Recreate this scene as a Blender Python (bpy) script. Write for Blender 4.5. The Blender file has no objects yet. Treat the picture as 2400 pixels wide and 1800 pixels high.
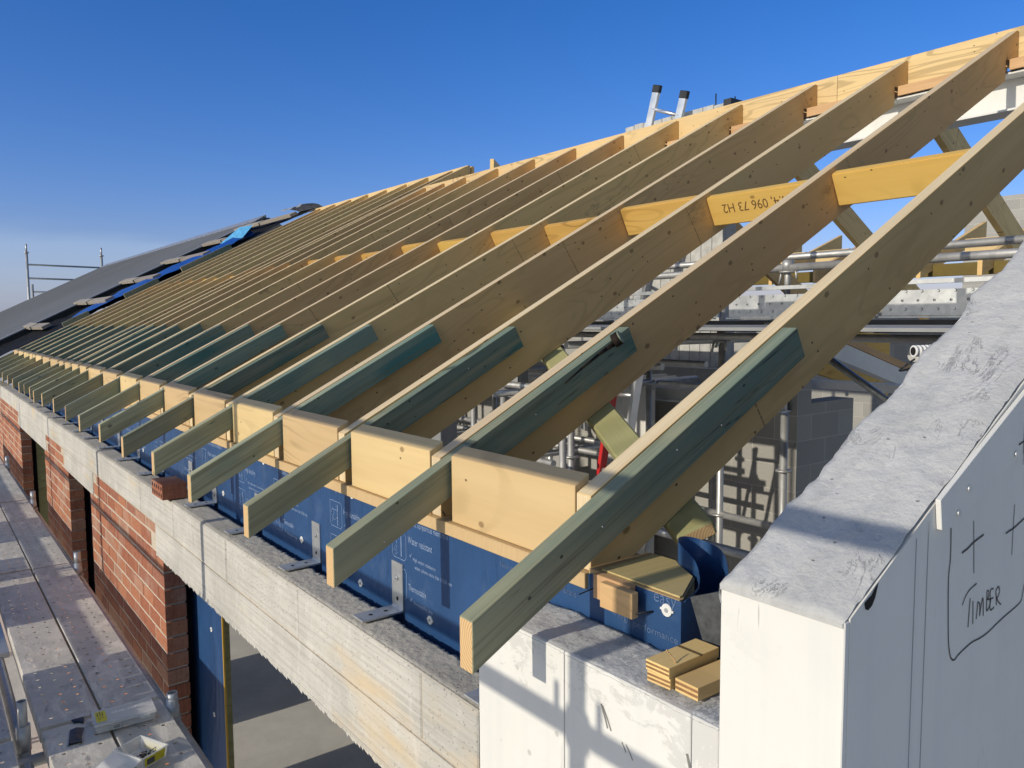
import bpy, bmesh, math, random
from mathutils import Matrix, Vector, noise as mnoise
R = math.radians
random.seed(7)
SC = bpy.context.scene
COL = SC.collection

# ------------------------------------------------------------------ camera
CAM = Vector((-0.7915, -1.2003, 0.5515))
cam = bpy.data.cameras.new('camera'); cam_o = bpy.data.objects.new('camera', cam); COL.objects.link(cam_o)
yaw, pitch, roll = R(37.54), R(-4.641), R(-0.38)
fw = Vector((math.sin(yaw)*math.cos(pitch), math.cos(yaw)*math.cos(pitch), math.sin(pitch)))
r0 = Vector((math.cos(yaw), -math.sin(yaw), 0)); u0 = r0.cross(fw)
rr = r0*math.cos(roll)+u0*math.sin(roll); uu = -r0*math.sin(roll)+u0*math.cos(roll)
M = Matrix((rr, uu, -fw)).transposed().to_4x4(); M.translation = CAM
cam_o.matrix_world = M
cam.sensor_fit = 'HORIZONTAL'; cam.sensor_width = 36.0; cam.lens = 36.0*1826.6/2400.0
cam.clip_start = 0.05; cam.clip_end = 2000
SC.camera = cam_o

# ------------------------------------------------------------------ sky, sun, exposure
SUN_DIR = Vector((1.0, -0.015, -0.392)).normalized()      # the way the light travels
SUN_EL = math.asin(-SUN_DIR.z)
w = bpy.data.worlds.new('World'); SC.world = w; w.use_nodes = True
nt = w.node_tree; nt.nodes.clear()
sky = nt.nodes.new('ShaderNodeTexSky'); sky.sky_type = 'NISHITA'; sky.sun_disc = False
sky.sun_elevation = SUN_EL
sky.sun_rotation = math.atan2(-SUN_DIR.x, -SUN_DIR.y)
sky.altitude = 0; sky.air_density = 1.0; sky.dust_density = 1.0; sky.ozone_density = 4.0
bg = nt.nodes.new('ShaderNodeBackground'); bg.inputs[1].default_value = 0.115
wo = nt.nodes.new('ShaderNodeOutputWorld')
hs0 = nt.nodes.new('ShaderNodeHueSaturation'); hs0.inputs['Saturation'].default_value = 1.30
hst = nt.nodes.new('ShaderNodeMix'); hst.data_type = 'RGBA'; hst.blend_type = 'MULTIPLY'; hst.inputs[0].default_value = 1.0; hst.inputs[7].default_value = (1.22, .985, 1.30, 1)
nt.links.new(sky.outputs[0], hs0.inputs['Color']); nt.links.new(hs0.outputs[0], hst.inputs[6])
tcw = nt.nodes.new('ShaderNodeTexCoord')
dtw = nt.nodes.new('ShaderNodeVectorMath'); dtw.operation = 'DOT_PRODUCT'; dtw.inputs[1].default_value = (.62, .78, 0); nt.links.new(tcw.outputs['Generated'], dtw.inputs[0])
mkw = nt.nodes.new('ShaderNodeMapRange'); mkw.interpolation_type = 'SMOOTHSTEP'; mkw.inputs[1].default_value = -.1; mkw.inputs[2].default_value = .65; nt.links.new(dtw.outputs['Value'], mkw.inputs[0])
hs = nt.nodes.new('ShaderNodeMix'); hs.data_type = 'RGBA'; nt.links.new(mkw.outputs[0], hs.inputs[0]); nt.links.new(sky.outputs[0], hs.inputs[6]); nt.links.new(hst.outputs[2], hs.inputs[7])
# thin lavender cloud bank low over the horizon
spw = nt.nodes.new('ShaderNodeSeparateXYZ'); nt.links.new(tcw.outputs['Generated'], spw.inputs[0])
mpw = nt.nodes.new('ShaderNodeMapping'); mpw.inputs['Scale'].default_value = (3, 3, 26); nt.links.new(tcw.outputs['Generated'], mpw.inputs[0])
nzw = nt.nodes.new('ShaderNodeTexNoise'); nzw.inputs['Scale'].default_value = 1.6; nzw.inputs['Detail'].default_value = 5; nt.links.new(mpw.outputs[0], nzw.inputs['Vector'])
adw = nt.nodes.new('ShaderNodeMath'); adw.operation = 'MULTIPLY_ADD'; adw.inputs[1].default_value = -.055; nt.links.new(nzw.outputs[0], adw.inputs[0]); nt.links.new(spw.outputs[2], adw.inputs[2])
mrw = nt.nodes.new('ShaderNodeMapRange'); mrw.interpolation_type = 'SMOOTHSTEP'; mrw.inputs[1].default_value = .052; mrw.inputs[2].default_value = .082; mrw.inputs[3].default_value = .38; mrw.inputs[4].default_value = 0
nt.links.new(adw.outputs[0], mrw.inputs[0])
mxw = nt.nodes.new('ShaderNodeMix'); mxw.data_type = 'RGBA'; mxw.inputs[7].default_value = (3.6, 4.9, 6.9, 1)
msk = nt.nodes.new('ShaderNodeMapRange'); msk.interpolation_type = 'SMOOTHSTEP'; msk.inputs[1].default_value = .75; msk.inputs[2].default_value = .95   # only away from the sun
nt.links.new(spw.outputs[1], msk.inputs[0])
mmw = nt.nodes.new('ShaderNodeMath'); mmw.operation = 'MULTIPLY'; nt.links.new(mrw.outputs[0], mmw.inputs[0]); nt.links.new(msk.outputs[0], mmw.inputs[1])
nt.links.new(mmw.outputs[0], mxw.inputs[0]); nt.links.new(hs.outputs[2], mxw.inputs[6])
nt.links.new(mxw.outputs[2], bg.inputs[0]); nt.links.new(bg.outputs[0], wo.inputs[0])
sl = bpy.data.lights.new('sun', 'SUN'); sl.energy = 3.25; sl.angle = R(0.53); sl.color = (1.0, 0.915, 0.76)
so = bpy.data.objects.new('sun', sl); COL.objects.link(so)
so.rotation_euler = SUN_DIR.to_track_quat('-Z', 'Y').to_euler()
SC.view_settings.view_transform = 'Standard'; SC.view_settings.look = 'None'
SC.view_settings.exposure = 0.0; SC.view_settings.gamma = 1.0
SC.render.engine = 'CYCLES'
SC.cycles.max_bounces = 8; SC.cycles.diffuse_bounces = 4; SC.cycles.transparent_max_bounces = 12

# ------------------------------------------------------------------ helpers: objects
RM = {}
def thing(name, label, cat, group=None, loc=(0, 0, 0)):
    o = bpy.data.objects.new(name, None); COL.objects.link(o); o.empty_display_size = 0.1
    o.location = loc; RM[o] = Matrix.Translation(loc)
    o['label'] = label; o['category'] = cat
    if group: o['group'] = group
    return o
def tag(o, label, cat, group=None):
    o['label'] = label; o['category'] = cat
    if group: o['group'] = group
    return o
def place(name, mesh, parent=None, mw=None):
    mw = mw.copy() if mw is not None else Matrix.Identity(4)
    o = bpy.data.objects.new(name, mesh); COL.objects.link(o)
    if parent is not None:
        o.parent = parent; o.matrix_basis = RM[parent].inverted() @ mw
    else:
        o.matrix_basis = mw
    RM[o] = mw
    return o
class MB:
    def __init__(s): s.v = []; s.f = []; s.m = []; s.s = []
    def face(s, pts, m=0, sm=False):
        b = len(s.v); s.v += [tuple(p) for p in pts]; s.f.append(tuple(range(b, b+len(pts)))); s.m.append(m); s.s.append(sm)
    def hexa(s, P, m=0):            # 8 corners: bottom ring then top ring, counter-clockwise seen from above
        b = len(s.v); s.v += [tuple(p) for p in P]
        for q in ((3,2,1,0),(4,5,6,7),(0,1,5,4),(1,2,6,5),(2,3,7,6),(3,0,4,7)):
            s.f.append(tuple(b+i for i in q)); s.m.append(m); s.s.append(False)
    def box(s, x0, x1, y0, y1, z0, z1, m=0):
        s.hexa([(x0,y0,z0),(x1,y0,z0),(x1,y1,z0),(x0,y1,z0),(x0,y0,z1),(x1,y0,z1),(x1,y1,z1),(x0,y1,z1)], m)
    def prism(s, prof, y0, y1, m=0, fm=None):   # profile in x,z (counter-clockwise seen from -y), extruded along y
        n = len(prof); b = len(s.v)
        s.v += [(x, y0, z) for x, z in prof] + [(x, y1, z) for x, z in prof]
        s.f.append(tuple(range(b, b+n))); s.m.append(m); s.s.append(False)
        s.f.append(tuple(range(b+2*n-1, b+n-1, -1))); s.m.append(m); s.s.append(False)
        for i in range(n):
            j = (i+1) % n
            s.f.append((b+j, b+i, b+n+i, b+n+j)); s.m.append(fm.get(i, m) if fm else m); s.s.append(False)
    def tube(s, p0, p1, r, n=12, m=0, r1=None, caps=True, hollow=0, mh=None):
        p0 = Vector(p0); p1 = Vector(p1); d = (p1-p0).normalized()
        a = d.cross(Vector((0,0,1)) if abs(d.z) < .9 else Vector((1,0,0))).normalized(); c = d.cross(a)
        r1 = r if r1 is None else r1; b = len(s.v)
        for p, q in ((p0, r), (p1, r1)):
            for i in range(n):
                t = 2*math.pi*i/n; s.v.append(tuple(p+(a*math.cos(t)+c*math.sin(t))*q))
        for i in range(n):
            j = (i+1) % n; s.f.append((b+i, b+j, b+n+j, b+n+i)); s.m.append(m); s.s.append(True)
        if caps:
            if hollow:
                ri = r-hollow; dep = min(.12, .8*(p1-p0).length/2)
                for p, base, sg in ((p0, b, 1), (p1, b+n, -1)):
                    k = len(s.v); dd = d*(dep if sg == 1 else -dep)
                    for i in range(n):
                        t = 2*math.pi*i/n; s.v.append(tuple(p+(a*math.cos(t)+c*math.sin(t))*ri))
                    for i in range(n):
                        t = 2*math.pi*i/n; s.v.append(tuple(p+dd+(a*math.cos(t)+c*math.sin(t))*ri))
                    for i in range(n):
                        j = (i+1) % n
                        q1 = (base+i, k+i, k+j, base+j); q2 = (k+i, k+n+i, k+n+j, k+j)
                        for q in (q1, q2):
                            s.f.append(q if sg == 1 else q[::-1]); s.m.append(m if mh is None or q is q1 else mh); s.s.append(False)
                    q = tuple(k+n+i for i in range(n)); s.f.append(q[::-1] if sg == 1 else q); s.m.append(m if mh is None else mh); s.s.append(False)
            else:
                s.f.append(tuple(b+n-1-i for i in range(n))); s.m.append(m); s.s.append(False)
                s.f.append(tuple(b+n+i for i in range(n))); s.m.append(m); s.s.append(False)
    def path(s, pts, r, n=8, m=0):
        for a, b in zip(pts[:-1], pts[1:]): s.tube(a, b, r, n, m)
    def mesh(s, name, mats, bevel=0, seg=1, weld=False):
        me = bpy.data.meshes.new(name); me.from_pydata(s.v, [], s.f)
        for mm in mats: me.materials.append(mm)
        me.polygons.foreach_set('material_index', s.m); me.polygons.foreach_set('use_smooth', s.s)
        me.update()
        if bevel or weld:
            bm = bmesh.new(); bm.from_mesh(me)
            if weld: bmesh.ops.remove_doubles(bm, verts=bm.verts, dist=1e-5)
            if bevel:
                bmesh.ops.bevel(bm, geom=[e for e in bm.edges if len(e.link_faces) == 2 and e.calc_face_angle(0) > .5], offset=bevel, segments=seg, affect='EDGES', clamp_overlap=True)
            bm.to_mesh(me); bm.free(); me.update()
        return me
    def build(s, name, mats, parent=None, mw=None, bevel=0, seg=1, weld=False):
        if not isinstance(mats, (list, tuple)): mats = [mats]
        return place(name, s.mesh(name, mats, bevel, seg, weld), parent, mw)
def frame(p0, d, up=(0, 0, 1)):      # local x along d, z as near up as it can be
    x = Vector(d).normalized(); y = Vector(up).cross(x).normalized(); z = x.cross(y)
    m = Matrix((x, y, z)).transposed().to_4x4(); m.translation = Vector(p0); return m
def timber(name, p0, p1, wd, dp, mat, parent=None, up=(0, 0, 1), bevel=.0015, endmat=None):
    L = (Vector(p1)-Vector(p0)).length; b = MB(); b.box(0, L, -wd/2, wd/2, -dp/2, dp/2)
    mats = [mat]
    if endmat: mats.append(endmat); b.m[3] = 1; b.m[5] = 1
    return b.build(name, mats, parent, frame(p0, Vector(p1)-Vector(p0), up), bevel=bevel)
def lettering(body, size, mat, name, parent, mw, ext=0.0):
    c = bpy.data.curves.new(name, 'FONT'); c.body = body; c.size = size; c.extrude = ext; c.resolution_u = 3
    o = bpy.data.objects.new(name+'_c', c); COL.objects.link(o)
    dg = bpy.context.evaluated_depsgraph_get(); dg.update()
    me = bpy.data.meshes.new_from_object(o.evaluated_get(dg)); me.name = name
    bpy.data.objects.remove(o); bpy.data.curves.remove(c)
    me.materials.clear(); me.materials.append(mat)
    return place(name, me, parent, mw)
def ribbon(b, pts, w, nrm, m=0):     # flat pen stroke through pts
    nrm = Vector(nrm)
    P = [Vector(p) for p in pts]; Lf = []; Rt = []
    for i, p in enumerate(P):
        t = (P[min(i+1, len(P)-1)]-P[max(i-1, 0)]).normalized(); q = nrm.cross(t)*w/2
        Lf.append(p+q); Rt.append(p-q)
    for i in range(len(P)-1): b.face([Rt[i], Rt[i+1], Lf[i+1], Lf[i]], m)
def spline(pts, k=5):                # Catmull-Rom
    P = [Vector(p) for p in pts]; out = []
    for i in range(len(P)-1):
        a, b, c, d = P[max(i-1, 0)], P[i], P[i+1], P[min(i+2, len(P)-1)]
        for j in range(k):
            t = j/k; out.append(.5*((2*b)+(c-a)*t+(2*a-5*b+4*c-d)*t*t+(3*b-a-3*c+d)*t**3))
    out.append(P[-1]); return out

# ------------------------------------------------------------------ helpers: materials
class NT:
    def __init__(s, name, rough=.6, metal=0.0, spec=.4):
        s.mat = bpy.data.materials.new(name); s.mat.use_nodes = True; s.nt = s.mat.node_tree
        s.b = s.nt.nodes['Principled BSDF']
        s.b.inputs['Roughness'].default_value = rough; s.b.inputs['Metallic'].default_value = metal
        s.b.inputs['Specular IOR Level'].default_value = spec
        s.tc = s.nt.nodes.new('ShaderNodeTexCoord'); s.obj = s.tc.outputs['Object']
    def n(s, t): return s.nt.nodes.new(t)
    def put(s, sock, v):
        if hasattr(v, 'is_output') or isinstance(v, bpy.types.NodeSocket): s.nt.links.new(v, sock)
        elif isinstance(v, (tuple, list)) and sock.type == 'RGBA': sock.default_value = tuple(v)+((1,) if len(v) == 3 else ())
        else: sock.default_value = v
    def math(s, op, a, b=0.0, c=None, clamp=False):
        k = s.n('ShaderNodeMath'); k.operation = op; k.use_clamp = clamp; s.put(k.inputs[0], a); s.put(k.inputs[1], b)
        if c is not None: s.put(k.inputs[2], c)
        return k.outputs[0]
    def vec(s, sc=(1, 1, 1), loc=(0, 0, 0), rnd=0, src=None):
        v = src or s.obj
        if rnd:
            oi = s.n('ShaderNodeObjectInfo'); k = s.n('ShaderNodeVectorMath'); k.operation = 'SCALE'
            k.inputs[0].default_value = (rnd, rnd*.37, rnd*.71); s.nt.links.new(oi.outputs['Random'], k.inputs['Scale'])
            a = s.n('ShaderNodeVectorMath'); a.operation = 'ADD'; s.nt.links.new(v, a.inputs[0]); s.nt.links.new(k.outputs[0], a.inputs[1]); v = a.outputs[0]
        mp = s.n('ShaderNodeMapping'); mp.inputs['Scale'].default_value = sc; mp.inputs['Location'].default_value = loc
        s.nt.links.new(v, mp.inputs[0]); return mp.outputs[0]
    def noise(s, v, sc=1.0, det=3.0, ro=.55, dist=0.0):
        k = s.n('ShaderNodeTexNoise'); s.put(k.inputs['Vector'], v); k.inputs['Scale'].default_value = sc
        k.inputs['Detail'].default_value = det; k.inputs['Roughness'].default_value = ro; k.inputs['Distortion'].default_value = dist
        return k.outputs[0]
    def voro(s, v, sc=1.0, feat='F1'):
        k = s.n('ShaderNodeTexVoronoi'); k.feature = feat; s.put(k.inputs['Vector'], v); k.inputs['Scale'].default_value = sc
        return k.outputs['Distance'], (k.outputs['Color'] if feat != 'DISTANCE_TO_EDGE' else None)
    def voro2(s, sx, sz, rnd):
        x, y, z = s.sep(s.vec((sx, 1, sz), rnd=rnd)); k = s.n('ShaderNodeTexVoronoi'); k.voronoi_dimensions = '2D'
        s.put(k.inputs['Vector'], s.comb(x, z, 0.0)); k.inputs['Scale'].default_value = 1.0
        return k.outputs['Distance'], k.outputs['Color']
    def ramp(s, f, a, b, lo=0.0, hi=1.0):      # smooth remap lo..hi of f from a..b
        k = s.n('ShaderNodeMapRange'); k.interpolation_type = 'SMOOTHSTEP'; s.put(k.inputs[0], f)
        k.inputs[1].default_value = a; k.inputs[2].default_value = b; k.inputs[3].default_value = lo; k.inputs[4].default_value = hi
        return k.outputs[0]
    def mix(s, f, a, b, mode='MIX'):
        k = s.n('ShaderNodeMix'); k.data_type = 'RGBA'; k.blend_type = mode; s.put(k.inputs[0], f); s.put(k.inputs[6], a); s.put(k.inputs[7], b)
        return k.outputs[2]
    def sep(s, v=None):
        k = s.n('ShaderNodeSeparateXYZ'); s.nt.links.new(v or s.obj, k.inputs[0]); return k.outputs
    def comb(s, x, y, z):
        k = s.n('ShaderNodeCombineXYZ'); s.put(k.inputs[0], x); s.put(k.inputs[1], y); s.put(k.inputs[2], z); return k.outputs[0]
    def rand(s): return s.n('ShaderNodeObjectInfo').outputs['Random']
    def color(s, c): s.put(s.b.inputs['Base Color'], c)
    def rough(s, c): s.put(s.b.inputs['Roughness'], c)
    def bump(s, h, strength=.3, dist=.01):
        k = s.n('ShaderNodeBump'); k.inputs['Strength'].default_value = strength; k.inputs['Distance'].default_value = dist
        s.put(k.inputs['Height'], h); s.nt.links.new(k.outputs[0], s.b.inputs['Normal'])

def wood(name, A, B, knot=(.14, .07, .03), fig=.5, lam=.5, rough=.62, dye=None, specks=.5, knots=1.0):
    t = NT(name, rough, spec=.25)
    v = t.vec((1.3, 210, 20), rnd=61)
    st = t.noise(v, 1, 4, .6)
    v2 = t.vec((.8, .05, 4.5), rnd=43)
    n = t.noise(v2, 1, 2, .5, .6)
    band = t.math('SINE', t.math('MULTIPLY', n, 70.0))
    line = t.ramp(band, .35, 1.0)
    gate = t.ramp(t.noise(t.vec((.9, .1, 2.2), rnd=17), 1, 1), .42, .62)
    line = t.math('MULTIPLY', t.math('MULTIPLY', line, gate), fig)
    c = t.mix(t.ramp(st, .3, .75, 0, lam), A, B)
    c = t.mix(line, c, tuple(x*.55 for x in B))
    tone = t.noise(t.vec((.7, .3, 3), rnd=29), 1, 3)
    c = t.mix(t.ramp(tone, .3, .7, 0, .35), c, tuple(x*.8 for x in A))
    if dye:
        d = t.noise(t.vec((2.2, 3, 9), rnd=53), 1, 4, .6)
        x = t.sep()[0]
        g = t.math('ADD', t.math('MULTIPLY', d, 1.0), t.math('MULTIPLY', x, .34))
        c = t.mix(t.ramp(g, .42, .86), c, dye[0])
        bl = t.noise(t.vec((1.2, 1, 5), rnd=11), 1, 2)
        c = t.mix(t.math('MULTIPLY', t.ramp(bl, .52, .68), t.ramp(x, .35, .9)), c, dye[1])
        cr = t.noise(t.vec((.8, 1, 26), rnd=83), 1, 3, .5, .4)
        cr = t.ramp(t.math('ABSOLUTE', t.math('SUBTRACT', cr, .5)), 0.0, .012, .75, 0)
        c = t.mix(t.math('MULTIPLY', cr, t.ramp(t.noise(t.vec((1.5, 1, 3), rnd=5), 1, 1), .5, .6)), c, (.02, .028, .025))
    if knots:
        vd, vc = t.voro2(4.2, 6.5, 37)
        kg = t.math('GREATER_THAN', t.sep(vc)[0], 1-.42*knots)
        k = t.math('MULTIPLY', t.ramp(vd, .035, .068, 1, 0), kg)
        c = t.mix(t.math('MULTIPLY', k, .62), c, knot)
    if specks:
        vd, vc = t.voro2(9, 13, 71)
        kg = t.math('GREATER_THAN', t.sep(vc)[0], 1-.35*specks)
        k = t.math('MULTIPLY', t.ramp(vd, .03, .055, 1, 0), kg)
        c = t.mix(t.math('MULTIPLY', k, .85), c, tuple(x*.4 for x in knot))
    if dye:
        g1 = t.noise(t.vec((.9, 120, 70), rnd=91), 1, 4, .65, .15)
        c = t.mix(t.ramp(g1, .46, .66, 0, .55), c, tuple(x*.6 for x in B))
        g2 = t.noise(t.vec((.6, 60, 30), rnd=97), 1, 3, .6)
        c = t.mix(t.ramp(g2, .52, .7, 0, .5), c, (.38, .36, .235))
    if specks >= .8:            # scarf joints and rubbed dirt on the long boards
        xx = t.sep(t.vec((.42, 1, 1), rnd=19)); q = t.math('ADD', xx[0], t.math('MULTIPLY', t.sep()[2], .06))
        fr = t.math('ABSOLUTE', t.math('SUBTRACT', t.math('FRACT', q), .5))
        ln = t.math('MULTIPLY', t.ramp(fr, .0006, .0014, 1, 0), t.ramp(t.noise(t.vec((1, 1, 90)), 1, 2), .4, .5, .25, 1))
        c = t.mix(t.math('MULTIPLY', ln, .75), c, (.10, .06, .03))
        dn = t.noise(t.vec((7, 1, 14), rnd=23), 1, 5, .75); dg = t.ramp(t.noise(t.vec((1.1, .3, 2.2), rnd=31), 1, 2), .6, .68)
        c = t.mix(t.math('MULTIPLY', t.ramp(dn, .52, .62, 0, .6), dg), c, (.13, .10, .07))
    hs = t.n('ShaderNodeHueSaturation'); t.put(hs.inputs['Color'], c)
    t.put(hs.inputs['Value'], t.math('ADD', t.math('MULTIPLY', t.rand(), .42 if dye else .22), .80 if dye else .89)); t.put(hs.inputs['Hue'], t.math('ADD', t.math('MULTIPLY', t.rand(), .014), .493))
    t.color(hs.outputs[0]); t.bump(st, .25, .004)
    return t.mat
M_lvl = wood('pale_laminated_timber', (.78, .53, .235), (.63, .40, .155), fig=.26, knots=1.3, specks=.9)
M_edge = wood('pale_timber_edge', (.76, .635, .42), (.60, .435, .235), fig=.0, lam=.8, knots=0, specks=0)
M_lvl2 = wood('fascia_laminated_timber', (.68, .50, .26), (.53, .365, .175), fig=.62, knots=.6)
M_yel = wood('yellow_laminated_timber', (.66, .42, .12), (.50, .28, .06), fig=.7, knots=.35, specks=.2)
M_pink = wood('layered_timber', (.66, .42, .22), (.46, .27, .13), lam=.9, fig=.2, knots=0, specks=0)
M_green = wood('treated_pine', (.38, .37, .235), (.27, .265, .16), fig=.35, lam=.7, dye=((.19, .25, .19), (.075, .19, .165)), knot=(.03, .035, .03), specks=.4, knots=.8, rough=.55)
M_olive = wood('green_treated_brace', (.40, .38, .19), (.28, .26, .11), fig=.4, knots=0, specks=.1)
M_board = wood('grey_weathered_board', (.36, .32, .27), (.24, .2, .16), fig=.3, knots=.3)
def endgrain():
    t = NT('sawn_end_grain', .75, spec=.15)
    x, y, z = t.sep(t.vec((1, 1, 1), rnd=3))
    d = t.math('SQRT', t.math('ADD', t.math('POWER', t.math('ADD', t.sep()[1], .06), 2), t.math('POWER', t.math('ADD', t.sep()[2], .03), 2)))
    b = t.math('SINE', t.math('MULTIPLY', t.math('ADD', d, t.math('MULTIPLY', t.noise(t.vec((20, 20, 20)), 1, 2), .006)), 900))
    c = t.mix(t.ramp(b, -.4, 1), (.66, .47, .26), (.52, .31, .13))
    t.color(c); return t.mat
M_end = endgrain()

def concrete(name, A, B, streak=True, pit=.5, bumpy=.5, stain=None, dist=.006, trowel=0):
    t = NT(name, .9, spec=.15)
    n1 = t.noise(t.vec((3, 3, 3)), 1, 5, .6); n2 = t.noise(t.vec((60, 60, 60)), 1, 4, .6)
    c = t.mix(t.ramp(n1, .3, .7), A, B)
    h = n2
    if streak:
        s = t.noise(t.vec((6, 1.1, 75)), 1, 4, .65)
        c = t.mix(t.ramp(s, .42, .68, 0, .45), c, tuple(x*.68 for x in B)); h = t.math('ADD', t.math('MULTIPLY', s, 1.4), n2)
        sc = t.noise(t.vec((2, 22, 7)), 1, 4, .7)
        c = t.mix(t.ramp(sc, .5, .75, 0, .3), c, (.74, .72, .68))
    if trowel:
        tr = t.noise(t.vec((2.2, 26, 4)), 1, 5, .65, .3)
        c = t.mix(t.ramp(tr, .5, .64, 0, .28), c, tuple(x*.78 for x in B)); c = t.mix(t.ramp(tr, .42, .3, 0, .22), c, (.66, .66, .65))
        ck = t.ramp(t.math('ABSOLUTE', t.math('SUBTRACT', t.noise(t.vec((5, 11, 5)), 1, 6, .75, .8), .5)), 0, .010, 1, 0)
        ck = t.math('MULTIPLY', ck, t.ramp(t.noise(t.vec((6, 6, 6), loc=(3, 1, 0)), 1, 3), .52, .62))
        c = t.mix(t.math('MULTIPLY', ck, .35), c, (.26, .26, .255)); h = t.math('SUBTRACT', t.math('ADD', h, tr), t.math('MULTIPLY', ck, 1.6))
    vd, vc = t.voro(t.vec((90, 90, 90)), 1)
    p = t.math('MULTIPLY', t.ramp(vd, .16, .3, 1, 0), t.math('GREATER_THAN', t.sep(vc)[0], 1-pit*.5))
    c = t.mix(t.math('MULTIPLY', p, .6), c, tuple(x*.35 for x in A))
    h = t.math('SUBTRACT', h, t.math('MULTIPLY', p, .8))
    if stain:
        st = t.noise(t.vec((1, 1.6, 5), loc=stain[1]), 1, 3)
        c = t.mix(t.ramp(st, .55, .75, 0, .7), c, stain[0])
    t.color(c); t.bump(h, bumpy, dist); return t.mat
M_conc = concrete('board_marked_concrete', (.575, .55, .50), (.46, .445, .41), stain=((.60, .46, .27), (0, .35, 0)))
M_rough = concrete('rough_mortar', (.50, .47, .415), (.39, .365, .32), streak=False, pit=.35, bumpy=.6, dist=.006)
M_cap = concrete('grey_mortar_cap', (.56, .56, .55), (.46, .463, .46), streak=False, pit=.04, bumpy=.6, dist=.006, trowel=1)
M_slab = concrete('floor_slab', (.62, .60, .55), (.53, .51, .47), streak=False, pit=.2, bumpy=.2)
M_ground = concrete('site_dirt', (.68, .65, .60), (.60, .57, .52), streak=False, pit=.4, bumpy=.6)

def simple(name, col, rough=.5, metal=0, spec=.4, var=.15, sc=8, bump=.1):
    t = NT(name, rough, metal, spec); n = t.noise(t.vec((sc, sc, sc)), 1, 4, .6)
    t.color(t.mix(t.ramp(n, .3, .7), col, tuple(x*(1-var) for x in col)))
    if bump: t.bump(n, bump, .004)
    return t.mat
def galv(name, a, b, rough=.42, metal=.75, scale=35):
    t = NT(name, rough, metal, .5); vd, vc = t.voro(t.vec((scale, scale, scale)), 1); n = t.noise(t.vec((5, 5, 5)), 1, 4)
    f = t.math('ADD', t.math('MULTIPLY', t.sep(vc)[0], .35), t.math('MULTIPLY', n, .65))
    t.color(t.mix(f, a, b)); t.rough(t.ramp(n, .3, .7, rough-.08, rough+.15)); return t.mat
M_galv = galv('galvanised_steel', (.70, .72, .73), (.42, .44, .46))
M_tube = galv('scaffold_tube', (.62, .62, .61), (.36, .36, .36), .45, .6, 20)
M_white_steel = simple('primed_white_steel', (.72, .72, .70), .45, var=.08)
M_grey_steel = simple('grey_painted_steel', (.30, .31, .32), .5)
M_black = simple('black_metal', (.03, .033, .037), .5, var=.4)
M_dark = simple('recess_shade_black', (.012, .011, .010), .9)  # near-black colour painting the shade inside holes and the chipped corner
M_ink = simple('black_marker', (.012, .012, .016), .5, bump=0)
M_red = simple('red_fibreglass', (.62, .03, .03), .4)
M_alu = galv('ladder_aluminium', (.80, .81, .82), (.62, .63, .64), .35, .8, 12)
M_nylon = simple('white_plastic', (.80, .80, .78), .4, bump=0)
M_yplas = simple('yellow_label', (.72, .62, .03), .5, bump=0)
M_paper = simple('grey_print', (.10, .10, .10), .6, bump=0)
M_tape = simple('black_plastic_scrap', (.018, .020, .024), .35, var=.5, sc=40, bump=.6)
M_tarp = simple('blue_tarp', (.012, .075, .36), .35, var=.3, sc=12, bump=.5)
M_tarp2 = simple('pale_blue_tarp', (.12, .42, .75), .4, var=.3, sc=12, bump=.5)
M_sark = simple('black_sarking', (.012, .012, .013), .85, 0, .15, var=.6, sc=9, bump=.8)
M_foil = simple('grey_flashing', (.42, .43, .45), .4, .3, var=.4, sc=14, bump=.6)
M_felt = simple('grey_felt', (.085, .09, .098), .9, var=.4, sc=60, bump=.6)
def m_render(smear=False):
    t = NT('smeared_render_board' if smear else 'white_render_board', .55, spec=.3)
    n = t.noise(t.vec((2.2, 2.2, 2.2)), 1, 5, .6)
    c = t.mix(t.ramp(n, .35, .7), (.745, .732, .69), (.69, .68, .645))
    sm = t.noise(t.vec((5, 5, 9)), 1, 6, .7, .6)
    x, y, z = t.sep()
    edge = t.ramp(t.noise(t.vec((3, 3, 3), loc=(4, 1, 2)), 1, 3), .5, .72)
    c = t.mix(t.math('MULTIPLY', t.ramp(sm, .56, .62, 0, .40), edge), c, (.56, .56, .54))
    sc = t.noise(t.vec((70, 70, 7), loc=(2, 3, 1)), 1, 3, .6, .35)
    g = t.ramp(t.noise(t.vec((6, 6, 3), loc=(9, 1, 4)), 1, 3), .58, .68)
    c = t.mix(t.math('MULTIPLY', t.ramp(sc, .64, .68, 0, .7), g), c, (.36, .35, .33))
    if smear:
        w1 = t.noise(t.vec((14, 14, 22), loc=(1, 7, 3)), 1, 6, .75, .5)
        band = t.math('ADD', t.ramp(z, -.26, -.09, 0, .16), t.math('MULTIPLY', t.ramp(t.math('ABSOLUTE', t.math('ADD', y, .455)), .02, .11, .10, 0), t.ramp(z, -.34, -.12, .4, 1)))
        c = t.mix(t.ramp(t.math('ADD', w1, band), .66, .72, 0, .45), c, (.46, .45, .43))
    vd, vc = t.voro(t.vec((11, 11, 11)), 1)
    sp = t.math('MULTIPLY', t.ramp(vd, .05, .09, 1, 0), t.math('GREATER_THAN', t.sep(vc)[0], .8))
    c = t.mix(t.math('MULTIPLY', sp, .6), c, (.38, .37, .35))
    st = t.noise(t.vec((26, 26, .8)), 1, 3)
    c = t.mix(t.ramp(st, .45, .7, 0, .22), c, (.60, .61, .60))
    t.color(c); t.bump(sm, .12, .004); return t.mat
M_render = m_render()
M_render2 = m_render(True)
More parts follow.
